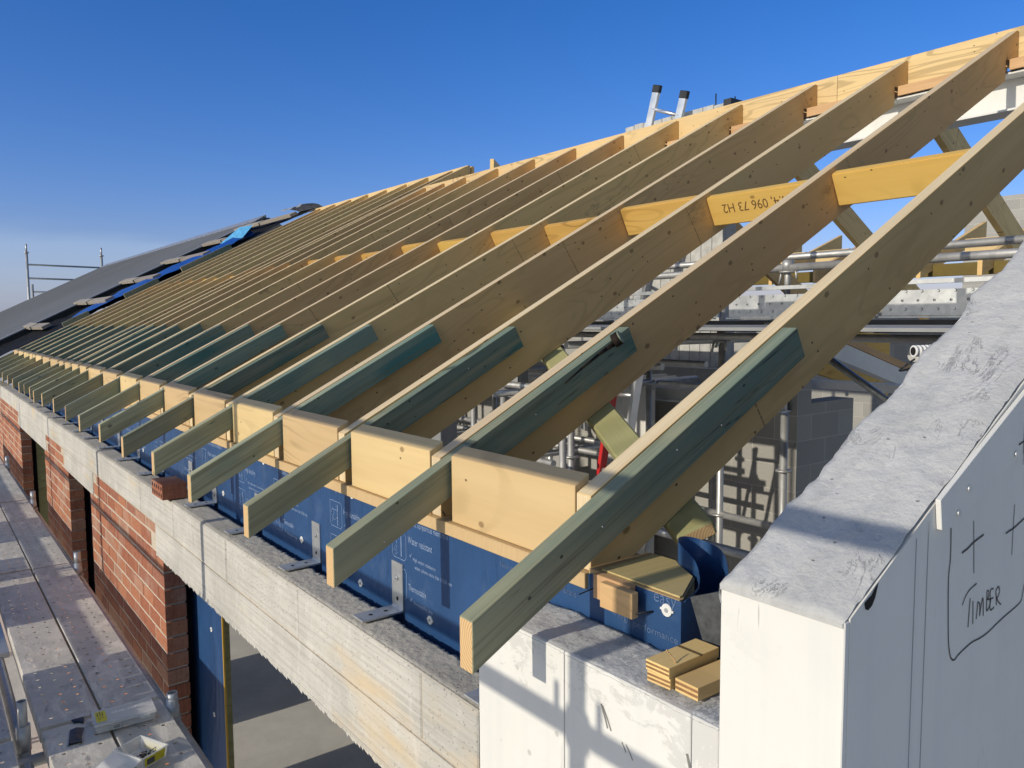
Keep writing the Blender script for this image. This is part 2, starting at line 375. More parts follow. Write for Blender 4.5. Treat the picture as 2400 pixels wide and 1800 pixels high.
def m_brick(name, c1, c2):
    t = NT(name, .85, spec=.2)
    n = t.noise(t.vec((55, 55, 55)), 1, 4, .7); v = t.noise(t.vec((160, 160, 5)), 1, 3)
    c = t.mix(t.ramp(n, .35, .68), c1, c2)
    c = t.mix(t.ramp(v, .45, .7, 0, .45), c, tuple(x*.55 for x in c2))
    d = t.noise(t.vec((5, 5, 5)), 1, 4); c = t.mix(t.ramp(d, .52, .75, 0, .45), c, (.46, .36, .29))
    t.color(c); t.bump(t.math('ADD', n, t.math('MULTIPLY', v, .6)), .7, .006); return t.mat
M_bricks = [m_brick('red_brick', (.38, .155, .092), (.30, .11, .065)), m_brick('orange_brick', (.45, .205, .12), (.39, .15, .08)),
            m_brick('brown_brick', (.37, .165, .11), (.28, .115, .075)), m_brick('dusty_brick', (.46, .26, .18), (.37, .185, .12))]
M_mortar = concrete('brick_mortar', (.56, .485, .39), (.46, .395, .315), streak=False, pit=.4, bumpy=.7)
def m_block():
    t = NT('grey_block_wall', .9, spec=.15)
    x, y, z = t.sep()
    u = t.comb(t.math('ADD', x, y), z, 0.0)
    k = t.n('ShaderNodeTexBrick'); t.put(k.inputs['Vector'], u)
    for a, b in (('Scale', 1.0), ('Mortar Size', .005), ('Mortar Smooth', .3), ('Bias', 0.0), ('Brick Width', .40), ('Row Height', .20)): k.inputs[a].default_value = b
    k.inputs['Color1'].default_value = (.40, .39, .36, 1); k.inputs['Color2'].default_value = (.33, .32, .30, 1); k.inputs['Mortar'].default_value = (.50, .48, .44, 1)
    n = t.noise(t.vec((40, 40, 40)), 1, 4, .6); d = t.noise(t.vec((1.5, 1.5, 1.5)), 1, 4)
    c = t.mix(t.ramp(d, .35, .7, 0, .3), k.outputs[0], (.27, .265, .25))
    t.color(c); t.bump(t.math('SUBTRACT', n, t.math('MULTIPLY', k.outputs[1], 1.2)), .5, .008); return t.mat
M_block = m_block()
def m_membrane():
    t = NT('blue_wall_membrane', .42, spec=.45)
    n = t.noise(t.vec((.6, 2.6, 1.1)), 1, 4, .55, .8)
    f = t.noise(t.vec((300, 300, 300)), 1, 2)
    d = t.noise(t.vec((8, 8, 8)), 1, 5, .65)
    c = t.mix(t.ramp(n, .3, .7), (.025, .078, .205), (.019, .062, .165))
    c = t.mix(t.ramp(d, .56, .75, 0, .30), c, (.13, .18, .28))
    t.color(c); t.bump(t.math('ADD', t.math('MULTIPLY', n, 6.0), t.math('MULTIPLY', f, .05)), .8, .011); return t.mat
M_mem = m_membrane()
M_print2 = simple('shaded_blue_print', (.105, .175, .33), .6, var=.35, sc=60, bump=0)  # darker copy of the print, dimmer light on the near words put into colour
M_memback = simple('membrane_inner_face', (.05, .14, .40), .5, var=.1)
M_print = simple('pale_blue_print', (.30, .41, .64), .6, var=.35, sc=60, bump=0)
def m_plank():
    t = NT('steel_plank', .6, .15, .4)
    n = t.noise(t.vec((4, 4, 4), rnd=9), 1, 5, .65); s = t.noise(t.vec((11, 4, 11), rnd=5), 1, 6, .72, .5)
    c = t.mix(t.ramp(n, .3, .7), (.65, .615, .535), (.50, .48, .44))
    c = t.mix(t.ramp(s, .5, .62, 0, .8), c, (.78, .73, .65))
    s2 = t.noise(t.vec((22, 9, 22), rnd=3), 1, 5, .7, .7); c = t.mix(t.ramp(s2, .57, .66, 0, .6), c, (.20, .195, .195))
    r = t.noise(t.vec((2, 1, 2), rnd=13), 1, 3); c = t.mix(t.ramp(r, .55, .75, 0, .4), c, (.42, .34, .27))
    t.color(c); t.bump(t.math('ADD', s, t.math('MULTIPLY', s2, .6)), .5, .006); return t.mat
M_plank = m_plank()
def m_clear():
    t = NT('cloudy_clear_plastic', .28, spec=.5)
    t.color((.80, .81, .80)); t.b.inputs['Alpha'].default_value = .46
    return t.mat
M_clear = m_clear()
def m_sheet():
    t = NT('grey_roof_sheet', .5, .0, .4)
    n = t.noise(t.vec((.5, .5, .5)), 1, 4)
    t.color(t.mix(t.ramp(n, .3, .7), (.20, .205, .215), (.175, .18, .19))); return t.mat
M_sheet = m_sheet()
def m_block_rough(): return simple('pale_concrete_block', (.52, .52, .50), .9, var=.25, sc=14, bump=.5)
M_pale = m_block_rough()

TH = R(27.34); TN = math.tan(TH); CS, SN = math.cos(TH), math.sin(TH)
TN2 = 2.54/5.0                                        # the far bay lies a little flatter

# ------------------------------------------------------------------ setting: ground and floor slab
b = MB(); b.face([(-600, -600, -3.40), (600, -600, -3.40), (600, 600, -3.40), (-600, 600, -3.40)])
o = b.build('ground', M_ground); o['kind'] = 'structure'
b = MB(); b.box(.18, 14, -.66, 30, -3.39, -3.26)
o = b.build('floor', M_slab); o['kind'] = 'structure'

# ------------------------------------------------------------------ outer masonry wall
wall = thing('masonry_wall', 'outer wall of pale concrete blocks over red brick piers and dark openings', 'wall', loc=(.175, .19, -3.39))
BX0, BX1 = .175, .290
joints = [.19, .44, 1.23, 1.98, 2.31, 2.79, 3.48, 4.07, 4.75, 5.75, 6.84, 7.36, 8.46, 9.74, 10.9, 12.0, 13.2]
b = MB()
for y0, y1 in zip(joints[:-1], joints[1:]):
    dx = random.uniform(-.0015, .0015)
    b.box(BX0+dx, BX1-.004, y0+.003, y1-.003, -.503, -.330)
b.build('block_course', M_conc, wall, bevel=.004)
b = MB()
for y in joints[1:-1]: b.box(BX0+.0035, BX1-.006, y-.0028, y+.0028, -.50, -.327)
b.box(BX0+.004, BX1-.006, .2, 13.2, -.507, -.5005)
b.build('mortar_joint', M_mortar, wall)
# rough mortar bed on top, ragged towards the cavity
b = MB(); y = .19; n = 0; rows = []
while y < 13.2:
    near = y < 2.0
    step = .008 if near else .03
    jag = .012*abs(mnoise.noise((y*23, 3, 1)))+.010*mnoise.noise((y*61, 0, 5)) if near else .004*mnoise.noise((y*9, 1, 2))
    row = []
    for k in range(13):
        f = k/12.0; x = BX0+.002+(BX1-.004-BX0+jag)*f
        amp = .0030 if near else .0018
        z = -.3225+amp*mnoise.noise((x*70, y*70, 1))+amp*.35*mnoise.noise((x*190, y*190, 4))+amp*.9*min(0, mnoise.noise((x*45, y*60, 9))+.15)
        if f == 0: z -= .006
        row.append((x, y, z))
    lx = row[-1]; row.append((lx[0]+.003, y, lx[2]-.014+.006*mnoise.noise((y*80, 2, 2)))); row.append((BX1-.006, y, -.335))
    rows.append(row); y += step
for r1, r2 in zip(rows[:-1], rows[1:]):
    for k in range(len(r1)-1): b.face([r1[k], r1[k+1], r2[k+1], r2[k]], 0, k < 12)
b.build('mortar_bed', M_rough, wall, weld=True)
b = MB(); b.box(BX0+.003, BX1-.005, .193, 1.3, -.332, -.3245); b.box(BX0+.003, BX1-.005, 1.3, 13.19, -.332, -.326)
b.build('mortar_core', M_rough, wall)
lint = [(.19, 3.16), (4.97, 6.25), (7.42, 9.77)]
for i, (y0, y1) in enumerate(lint):
    b = MB(); b.box(BX0-.001, BX1-.004, y0+.001, y1-.003, -.667, -.507)
    yy = y0+.01
    while yy < y1-.02:            # ragged cement squeezed out along the lower edge
        L = random.uniform(.008, .03); h = random.uniform(.001, .012) if i == 0 else random.uniform(.001, .004)
        b.hexa([(BX0-.004, yy, -.667-h), (BX0+.03, yy, -.668), (BX0+.03, yy+L, -.668), (BX0-.003, yy+L, -.667-h*.6),
                (BX0-.0025, yy, -.655), (BX0+.02, yy, -.66), (BX0+.02, yy+L, -.66), (BX0-.0025, yy+L, -.655)])
        yy += L*.9
    b.build('concrete_lintel', M_conc, wall, bevel=.003 if i else 0)
def pier(y0, y1, top, z0=-3.38, cuts=()):
    b = MB(); z = -.742+.0865*4; row = 0
    while z > z0:
        zt, zb = min(z, top)-.0056, max(z-.0865, z0)+.0056
        off = .12 if row % 2 else 0.0
        if zt-zb > .02:
            y = y0-off; first = True
            while y < y1-.02:
                a, c = max(y, y0)+.0062, min(y+.24, y1)-.0062
                if y+.24 >= y1-.02: c = y1
                if a-.007 <= y0: a = y0
                ztt = zt
                for cy0, cy1, cz in cuts:
                    if a < cy1-.02 and c > cy0+.02 and ztt > cz: ztt = cz-.005
                if c-a > .02 and ztt-zb > .012:
                    dx = random.uniform(-.0015, .002); e = random.uniform(-.003, .004) if (a == y0) else 0
                    b.box(BX0+.001+dx, BX1-.006+dx, a+e, c, zb, ztt, random.choice((0, 0, 1, 1, 2, 3)))
                y += .24
        z -= .0865; row += 1
    me = b.mesh('brick_pier', M_bricks, bevel=.0022)
    o = place('brick_pier', me, wall)
    q = MB(); segs = sorted(set([y0+.008, y1-.004]+[c for cu in cuts for c in cu[:2] if y0 < c < y1]))
    for s0, s1 in zip(segs[:-1], segs[1:]):
        zt = top-.004
        for cy0, cy1, cz in cuts:
            if s0 >= cy0-.01 and s1 <= cy1+.01: zt = min(zt, cz-.004)
        q.box(BX0+.0032, BX1-.012, s0, s1, z0, zt)
    q.build('pier_mortar', M_mortar, wall)
pier(3.03, 5.10, -.505, cuts=((3.03, 3.165, -.667), (4.965, 5.10, -.667)))
pier(6.10, 7.55, -.505, cuts=((6.10, 6.255, -.667), (7.415, 7.55, -.667)))
pier(9.70, 13.2, -.505, cuts=((9.70, 9.775, -.667),))

# loose cored brick lying on the wall
t = thing('loose_brick', 'red cored brick lying loose on the block wall under a rafter tail', 'brick', loc=(.12, 2.92, -.32))
b = MB()
L0, H0, D0 = .23, .076, .11
b.box(.0, .115, 0, .21, .002, .078)
for k in range(5):
    for zz in (.022, .056): b.tube((-.0006, .021+k*.042, zz), (.002, .021+k*.042, zz), .011, 10, 1)
b.build('brick_body', [M_bricks[0], M_dark], t, Matrix.Translation((.14, 2.83, -.318)))

# ------------------------------------------------------------------ timber framed wall wrapped in blue membrane
MX = .335
fwall = thing('wrapped_frame_wall', 'timber framed wall wrapped in printed blue membrane behind the masonry', 'wall', loc=(MX, 0, -3.26))
def zbot(y): return -.50+.012*mnoise.noise((y*1.7, 0, 0))
b = MB()
ys = [-.255+.1*i for i in range(126)]
for a, c in zip(ys[:-1], ys[1:]):
    zt0 = (.021 if a < -.01 else 0)-.012*abs(mnoise.noise((a*2.3, 4, 0))); zt1 = (.021 if c < -.01 else 0)-.012*abs(mnoise.noise((c*2.3, 4, 0)))
    b.face([(MX, c, -.68), (MX, a, -.68), (MX, a, zt0), (MX, c, zt1)], 0)
for y0, y1 in ((2.6, 5.0), (6.15, 6.95), (7.36, 7.45), (9.8, 12.3)):
    b.face([(MX, y1, -3.25), (MX, y0, -3.25), (MX, y0, -.68), (MX, y1, -.68)], 0)
b.face([(MX, -.255, -.68), (MX+.13, -.262, -.68), (MX+.13, -.262, .02), (MX, -.255, .02)], 0)
b.build('membrane', [M_mem], fwall, weld=True)
b = MB(); b.box(MX+.004, MX+.094, -.25, 12.3, -.67, -.03)
for y0, y1 in ((2.80, 5.0), (6.15, 6.95), (7.36, 7.45), (9.8, 12.3)): b.box(MX+.004, MX+.094, y0, y1, -3.25, -.672)
b.build('stud_frame', M_olive, fwall)
b = MB(); b.box(MX-.004, MX+.004, 2.588, 2.600, -3.2, -.69); b.build('opening_trim', simple('yellow_edge_tape', (.55, .33, .04), .5), fwall)
b = MB()
b.face([(.215, 12.3, -.345), (.2155, -.2, -.345), (MX+.002, -.2, -.44), (MX+.002, 12.3, -.44)])
b.face([(.30, 3.0, -.70), (.30, .19, -.70), (.30, .19, -.34), (.30, 3.0, -.34)])

# wall plate
def vprism(b, poly, z0, z1):
    n = len(poly); b.face([(x, y, z1) for x, y in poly]); b.face([(x, y, z0) for x, y in poly[::-1]])
    for q in range(n):
        (xa, ya), (xb, yb_) = poly[q], poly[(q+1) % n]; b.face([(xa, ya, z0), (xb, yb_, z0), (xb, yb_, z1), (xa, ya, z1)])
plate = MB(); plate.box(.3235, .52, .0, 12.3, -.0235, .0105); vprism(plate, [(.337, 0), (.337, -.249), (.347, -.249), (.46, -.185), (.50, -.112), (.52, -.09), (.52, 0)], -.022, .020)
plate.build('wall_plate', M_lvl2, fwall, bevel=.0015)
b = MB(); vprism(b, [(.345, -.03), (.345, -.243), (.352, -.243), (.456, -.183), (.496, -.112), (.512, -.09), (.512, -.03)], .021, .0245); b.build('plate_top', wood('plate_offcut', (.56, .44, .21), (.38, .29, .12), fig=.7, knots=.3), fwall)

# plastic cap washers
def washer(y, z, loop=0.0):
    b = MB()
    b.tube((MX-.0002, y, z), (MX-.004, y, z), .0125, 18); b.tube((MX-.004, y, z), (MX-.0055, y, z), .0045, 10, 1)
    for s in (1, -1):
        a = loop; b.box(MX-.0035, MX-.0005, y+s*.0125-.004, y+s*.0125+.004, z-.002, z+.002)
    return b.build('cap_washer', [M_nylon, M_galv], fwall)
for y, z in ((1.95, -.022), (1.134, -.019), (.65, -.014), (1.57, -.266), (1.085, -.303), (.652, -.295), (2.5, -.25), (2.93, -.02), (-.222, -.006),
             (2.78, -1.0), (2.785, -1.45), (2.80, -.76), (2.95, -.27), (3.5, -.02), (4.1, -.25)): washer(y, z)
# printed words
def text_m(y, z, off=.0012):
    m = Matrix(((0, 0, -1, MX-off), (-1, 0, 0, y), (0, 1, 0, z), (0, 0, 0, 1))); return m
def words(s, y, z, size, sx=.82, m=None):
    lettering(s, size, m or M_print, 'printed_text', fwall, text_m(y, z) @ Matrix.Diagonal((sx, 1, 1, 1)))
def tick(b, y, z, s=.012):
    ribbon(b, [(MX-.0012, y, z+s*.4), (MX-.0012, y-s*.35, z), (MX-.0012, y-s, z+s)], .0022, (-1, 0, 0))
def icon(b, y0, z0, y1, z1, kind):
    X = MX-.0012; r = .01
    ribbon(b, [(X, y0, z0), (X, y1+r, z0), (X, y1, z0-r), (X, y1, z1+r), (X, y1+r, z1), (X, y0-r, z1), (X, y0, z1+r), (X, y0, z0)], .0016, (-1, 0, 0))
    c = (y0+y1)/2
    ribbon(b, [(X, c-.012, z0-.01), (X, c-.012, z1+.008)], .004, (-1, 0, 0))
    if kind == 0:
        for k in range(14):
            a = random.uniform(.005, .035); h = random.uniform(z1+.01, z0-.02); ribbon(b, [(X, c+a, h), (X, c+a-.003, h-.005)], .0015, (-1, 0, 0))
    else:
        pts = [(X, c+.026*math.cos(t)-.0+.012, (z0+z1)/2+.018*math.sin(t)*(1+.25*math.sin(3*t))) for t in [i*.5 for i in range(13)]]
        ribbon(b, pts, .0014, (-1, 0, 0)); ribbon(b, [(X, c+.03, (z0+z1)/2+.02), (X, c+.015, (z0+z1)/2), (X, c+.03, (z0+z1)/2-.03)], .0014, (-1, 0, 0))
pb = MB()
for k in range(5):
    d = .977*k
    words('Monolithic nonporous membrane', .80+d, -.043, .0245, .74)
    words('Water resistant', .772+d, -.098, .0300, .70); tick(pb, .764+d, -.138)
    words('High water resistance:', .745+d, -.146, .0165, .85); words('water column more than 10,000 mm', .735+d, -.168, .0165, .80)
    words('Thermostable', .774+d, -.240, .0270, .66); tick(pb, .765+d, -.272)
    words('Thermostability range', .745+d, -.276, .0150, .8)
    icon(pb, .867+d, -.075, .784+d, -.158, 0); icon(pb, .867+d, -.185, .784+d, -.275, 1)
    words('New generation   protection membrane', 1.302+d, -.028, .0215, .80)
    words('High durability', 1.205+d, -.098, .0290, .72); tick(pb, 1.20+d, -.138)
    words('High resistance even at low temperatures', 1.18+d, -.146, .0150, .8); words('resistant to UV exposure', 1.17+d, -.166, .0150, .8)
    words('UV resistant', 1.205+d, -.235, .0270, .7); icon(pb, 1.310+d, -.064, 1.217+d, -.153, 1); icon(pb, 1.310+d, -.185, 1.217+d, -.275, 0)
words('New generation protection membrane', .318, -.055, .0205, .87, M_print2)
words('\u2013 high', -.075, -.062, .021, 1.0, M_print2); words('performance', -.132, -.066, .021, 1.08, M_print2); words('easy', -.186, .003, .036, .95, M_print2)
pb.build('printed_icon', M_print, fwall)

# blue membrane tail curling off the end of the wall, felt strip beside it
b = MB()
cv = spline([(.341, -.259, .020), (.40, -.240, .024), (.446, -.209, .030), (.477, -.172, .050), (.502, -.108, .070), (.545, -.080, .070), (.585, -.096, .060), (.580, -.158, .050), (.523, -.220, .030), (.461, -.258, .0)], 5)
for q in range(len(cv)-1):
    for k in range(6):
        def pt(n_, kk):
            p = cv[n_]; f = kk/6; lo = .0255 if n_ < 12 else (.0255-.33*min(1, (n_-12)/8))
            lo = min(lo, p.z-.002); wv = .006*(1-f)
            return (p.x+wv*mnoise.noise((n_*.3, kk*.7, 2)), p.y+wv*mnoise.noise((n_*.3, kk*.7, 8)), lo+(p.z-lo)*f)
        b.face([pt(q, k), pt(q+1, k), pt(q+1, k+1), pt(q, k+1)], 0, True)
me = b.mesh('loose_membrane', [M_mem], weld=True)
o = place('loose_membrane', me); tag(o, 'loose end of blue membrane curling behind the white gable wall corner', 'membrane')
sd = o.modifiers.new('s', 'SOLIDIFY'); sd.thickness = .0012
b = MB(); b.hexa([(.36, -.30, -.085), (.39, -.455, -.08), (.40, -.458, -.08), (.37, -.30, -.085), (.345, -.268, .03), (.40, -.455, .105), (.41, -.458, .105), (.355, -.268, .03)])
tag(b.build('felt_strip', M_felt), 'grey felt strip folded down between blue membrane and white wall corner', 'strip')
# ------------------------------------------------------------------ rafters
ORD = ['first', 'second', 'third', 'fourth', 'fifth', 'sixth', 'seventh', 'eighth', 'ninth', 'tenth', 'eleventh', 'twelfth', 'thirteenth', 'fourteenth',
       'fifteenth', 'sixteenth', 'seventeenth', 'eighteenth', 'nineteenth', 'twentieth', 'twenty-first', 'twenty-second', 'twenty-third', 'twenty-fourth']
NEAR = [.6*i for i in range(11)]+[6.42, 6.83]
FAR = [7.24]+[7.6+.6*i for i in range(8)]
def slope_prof(pts, th):      # world x,z profile -> local coordinates with x along the slope
    c, s = math.cos(th), math.sin(th); return [(x*c+z*s, -x*s+z*c) for x, z in pts]
def slope_m(th, y): return Matrix.Translation((0, y, 0)) @ Matrix.Rotation(-th, 4, 'Y')
T = .045; DV = .2/CS
XR, ZR = 4.117, TN*4.117
def rafter_mesh(th, xr, notch):
    tn = math.tan(th); dv = .2/math.cos(th)
    zs = .012 if abs(th-TH) < 1e-6 else .006
    xs = (zs+dv)/tn
    pts = [(.341, zs), (xs, zs)]
    if notch: pts += [(xr-.152, (xr-.152)*tn-dv), (xr-.152, xr*tn-.190), (xr, xr*tn-.190)]
    else: pts += [(xr, xr*tn-dv)]
    pts += [(xr, xr*tn-.012), (xr-.02, (xr-.02)*tn), (.341, .341*tn)]
    b = MB(); b.prism(slope_prof(pts, th), 0, T, 0, {i: 1 for i in range(len(pts))}); return b.mesh('rafter', [M_lvl, M_edge], bevel=.0012)
def tail_mesh(th, xe):
    tn = math.tan(th); s, c = math.sin(th), math.cos(th)
    pts = [(0, -.003), (0, -.003-.09/c), (xe+.09*s, xe*tn-.09*c), (xe, xe*tn-.003)]
    b = MB(); b.prism(slope_prof(pts, th), -T, -.002, 0, {0: 1}); return b.mesh('tail_extension', [M_green, M_end], bevel=.0015)
RN, RF = rafter_mesh(TH, XR, True), rafter_mesh(math.atan(TN2), 5.0, False)
TNM = [tail_mesh(TH, x) for x in (1.030, 1.043, 1.055)]
TFM = tail_mesh(math.atan(TN2), 1.05)
special = {0: 'nearest rafter beside the white gable wall, pale timber with a long green tail', 1: 'second rafter from the white gable wall, its green tail ending in a round knot',
           2: 'third rafter from the white gable wall, running up to the grey ridge steel', 3: 'fourth rafter from the white gable wall, broad dark grain behind its dark teal tail'}
rafters = []
for i, y in enumerate(NEAR+FAR):
    far = i >= len(NEAR); th = math.atan(TN2) if far else TH
    lab = special.get(i, ORD[i]+' rafter counted back from the white gable wall, '+('rising to the far ridge board' if far else 'pale timber with green treated tail'))
    t = thing('rafter', lab, 'rafter', 'sloping roof rafters along the eave', (0, y, 0))
    jy = random.uniform(-.004, .004) if i > 3 else 0
    wob = Matrix.Rotation(random.uniform(-.0012, .0012), 4, 'Z') @ Matrix.Rotation(random.uniform(-.0010, .0010), 4, 'Y') if i > 1 else Matrix.Identity(4)
    tw = Matrix.Translation((random.uniform(-.012, .010) if i > 1 else 0, 0, random.uniform(-.004, .001) if i > 1 else 0)) @ Matrix.Rotation(random.uniform(-.004, .004) if i > 1 else 0, 4, 'Z')
    place('rafter_beam', RF if far else RN, t, slope_m(th, y+jy) @ wob)
    place('tail_extension', TFM if far else TNM[0 if i < 2 else 1 + i % 2], t, slope_m(th, y+jy) @ tw)
    rafters.append(t)
# round knot and bark hollow at the head of the second tail
t = rafters[1]
b = MB(); m = slope_m(TH, .6)
b.tube((1.090, -.040, -.014), (1.104, -.056, -.008), .0205, 22); k = b.build('branch_knot', M_green, t.children[1], m)
b = MB(); b.tube((1.0865, -.037, -.0155), (1.100, -.0535, -.0095), .0225, 22)
P = [(.84, -.0440, -.026), (.92, -.0415, -.020), (1.00, -.0385, -.017), (1.04, -.0370, -.018), (1.088, -.0350, -.020)]
for q, p in enumerate(P[:-1]): b.tube(p, P[q+1], .0025+.0028*q, 10, 0, .0053+.0028*q)
b.build('bark_hollow', simple('dark_bark', (.02, .012, .008), .9, var=.6, sc=60, bump=.8), t.children[1], m)
# bent nails and screw heads on the nearest tails
for i, pts in ((0, [(.62, -.03), (.78, -.065), (.35, -.045)]), (1, [(.12, -.075), (.7, -.05)]), (2, [(.5, -.05), (.9, -.04)]), (3, [(.8, -.045), (.62, -.06)]), (4, [(.9, -.05)])):
    for (x, z) in pts:
        b = MB(); b.tube((x, -.0452, z), (x+.001, -.0475, z+.0006), .0022, 8); b.build('nail_head', M_grey_steel, rafters[i].children[1], slope_m(TH, NEAR[i]))

# ------------------------------------------------------------------ blocking at the wall, noggings in mid span
def gap_label(i, kind): return '%s set between the %s and %s rafters from the white gable wall' % (kind, ORD[i], ORD[i+1])
ALL = NEAR+FAR
for i in range(len(ALL)-1):
    y0, y1 = ALL[i]+T+.003, ALL[i+1]-T-.0145
    if ALL[i+1]-ALL[i] < .3: y1 = ALL[i+1]-T-.004
    tn = TN if i < len(NEAR)-1 else TN2
    b = MB(); dx = random.uniform(-.001, .002)
    b.prism([(.337+dx, .0115), (.382, .0115), (.382, .345*tn+.012+.045*tn), (.337+dx, .345*tn+.012)], 0, y1-y0)
    ob = b.build('blocking', M_lvl2, None, Matrix.Translation((0, y0, 0)) , bevel=.0015)
    # grain runs along the block: rotate local axes so that x follows the length
    me = ob.data; rot = Matrix.Rotation(R(-90), 4, 'Z'); me.transform(rot); ob.matrix_basis = Matrix.Translation((0, y0, 0)) @ rot.inverted(); RM[ob] = ob.matrix_basis.copy()
    tag(ob, gap_label(i, 'pale laminated blocking'), 'blocking', 'blocking pieces between rafters over the wall')
nx = [2.255, 2.201, 2.235, 2.199, 2.241, 2.205, 2.251, 2.205, 2.245]
for i in range(len(ALL)-1):
    y0, y1 = ALL[i]+T+.001, ALL[i+1]-.001
    tn = TN if i < len(NEAR)-1 else TN2; th = math.atan(tn)
    x = nx[i] if i < len(nx) else random.choice((2.2, 2.245)); n = Vector((-math.sin(th), 0, math.cos(th))); d = Vector((math.cos(th), 0, math.sin(th)))
    top = Vector((x, 0, x*tn))-n*(.021 if i < 3 else .030+.002*min(i, 5))
    dp = .142 if i != 2 else .15
    c = top-n*dp/2+d*.0225
    b = MB(); L = y1-y0; b.box(0, L, -.0225, .0225, -dp/2, dp/2)
    mw = Matrix(((0, -1, 0), (-1, 0, 0), (0, 0, 1))).to_4x4()
    X = Vector((0, -1, 0)); Z = n; Y = Z.cross(X)
    mw = Matrix((X, Y, Z)).transposed().to_4x4(); mw.translation = Vector((c.x, y1, c.z))
    ob = b.build('nogging', M_yel, None, mw, bevel=.005, seg=2)
    tag(ob, gap_label(i, 'yellow timber nogging'), 'nogging', 'yellow noggings in a row between rafters')
    if i == 1:        # stamped number, upside down on the board
        fm = Matrix((-X, n*-1, X.cross(n)*1)).transposed().to_4x4()
        face = -Y if (-Y).x < 0 else Y
        px = X*-1; pz = face; py = pz.cross(px)
        fm = Matrix((px, py, pz)).transposed().to_4x4(); fm.translation = Vector((c.x, y1, c.z))+face*.0233+X*(.475)+n*(.030)
        lettering('504.4, 096 73 H2', .062, simple('stamp_ink', (.16, .085, .03), .7), 'stamped_number', ob, fm @ Matrix.Diagonal((.92, 1, 1, 1)))

# ------------------------------------------------------------------ ridge
rt = thing('ridge_beam', 'long pale ridge board along the top of the near rafters', 'ridge board', loc=(XR, -1.6, ZR))
def along_y(b_, name, mat, parent, x, y0, y1, z, wd, dp, bevel=.0015):
    q = MB(); q.box(0, y1-y0, -wd/2, wd/2, -dp/2, dp/2)
    return q.build(name, mat, parent, frame((x, y0, z), (0, 1, 0)), bevel=bevel)
along_y(0, 'ridge_board', M_lvl2, rt, XR+.0245, -1.6, 1.66, ZR+.014-.1, .045, .2)
along_y(0, 'ridge_board', M_lvl2, rt, XR+.0245, 1.662, 5.15, ZR+.014-.1, .045, .2)
along_y(0, 'ridge_board', M_lvl2, rt, XR+.0245, 5.152, 6.9, ZR+.014-.1, .045, .2)
for i in range(-3, 13):        # layered bearer pieces between the rafters, on the steel
    y0 = .6*i+T+.004 if i < 0 else (NEAR[i]+T+.004); y1 = (.6*(i+1) if i < 0 else (NEAR[i+1] if i+1 < len(NEAR) else NEAR[i]+.4))-.016
    if y1-y0 < .1: continue
    along_y(0, 'bearer_packer', M_pink, rt, XR-.075, y0, y1, XR*TN-.193-.029, .15, .056, .0012)
rt2 = thing('far_ridge_board', 'short higher ridge board over the far rafters', 'ridge board', loc=(5.0, 7.2, 2.54))
along_y(0, 'ridge_board', M_lvl2, rt2, 5.0245, 7.25, 12.1, 2.54+.01-.12, .045, .24)
along_y(0, 'ridge_board', M_lvl, rt2, 5.10, 7.27, 9.0, 2.54+.01-.12, .045, .24)
# white painted steel carrying the ridge
st = thing('ridge_steel', 'white painted steel beam with stiffener plates under the ridge board', 'steel beam', loc=(4.05, -1.6, 1.7))
z1 = XR*TN-.193-.062
b = MB(); b.box(3.99, 4.13, -1.6, 8, z1-.012, z1); b.box(3.99, 4.16, -1.6, 8, z1-.205, z1-.193); b.box(4.10, 4.11, -1.6, 8, z1-.193, z1-.012)
b.build('beam', M_white_steel, st, bevel=.001)
for y in (.36, 1.75, 3.15, 4.6):
    b = MB(); b.box(3.995, 4.099, y, y+.012, z1-.192, z1-.013); b.build('stiffener', M_white_steel, st)
b = MB(); b.box(3.985, 4.135, -1.6, 8, z1+.0015, z1+.004); b.build('black_packing', M_black, st)

# rafters of the opposite slope, falling away behind the ridge
for k, y in enumerate((1.18, 2.28, 3.4, 4.55, 5.7)):
    t = thing('back_rafter', '%s rafter of the opposite roof slope, seen falling away behind the ridge steel' % ['nearest', 'second', 'third', 'fourth', 'fifth'][k], 'rafter', 'rafters of the opposite slope', (4.165, y, ZR))
    pts = [(4.166, ZR), (4.166, ZR-.225), (6.9, ZR-2.734*TN-.225), (6.9, ZR-2.734*TN)]
    cth, sth = math.cos(-TH), math.sin(-TH)
    b = MB(); b.prism([(x*cth+z*sth, -x*sth+z*cth) for x, z in pts], 0, T)
    b.build('rafter_beam', M_lvl, t, Matrix.Translation((0, y, 0)) @ Matrix.Rotation(TH, 4, 'Y'), bevel=.0012)
# short crossing timbers where the two ridges meet
for k, (p0, p1, lab) in enumerate((((5.05, 7.05, 2.30), (6.3, 7.05, 1.75), 'dark end of a valley timber at the break between the two ridges'),
                                   ((4.55, 6.1, 2.27), (5.9, 7.2, 2.14), 'pale valley board standing behind the near ridge'))):
    ob = timber('valley_board', p0, p1, .045, .24, M_lvl, bevel=.0015); tag(ob, lab, 'board')

# diagonal brace nailed under the rafters
o = None
nrm = Vector((-SN, 0, CS))
def under(x, y, off): v = Vector((x, y, x*TN)); return v+nrm*off
p0, p1 = under(.50, -.075, -.2235), under(1.52, 1.88, -.2235)
ob = timber('diagonal_brace', p0, p1, .095, .042, M_olive, up=nrm, bevel=.006, endmat=M_end)
tag(ob, 'greenish treated brace running diagonally beneath the nearest rafters', 'brace')
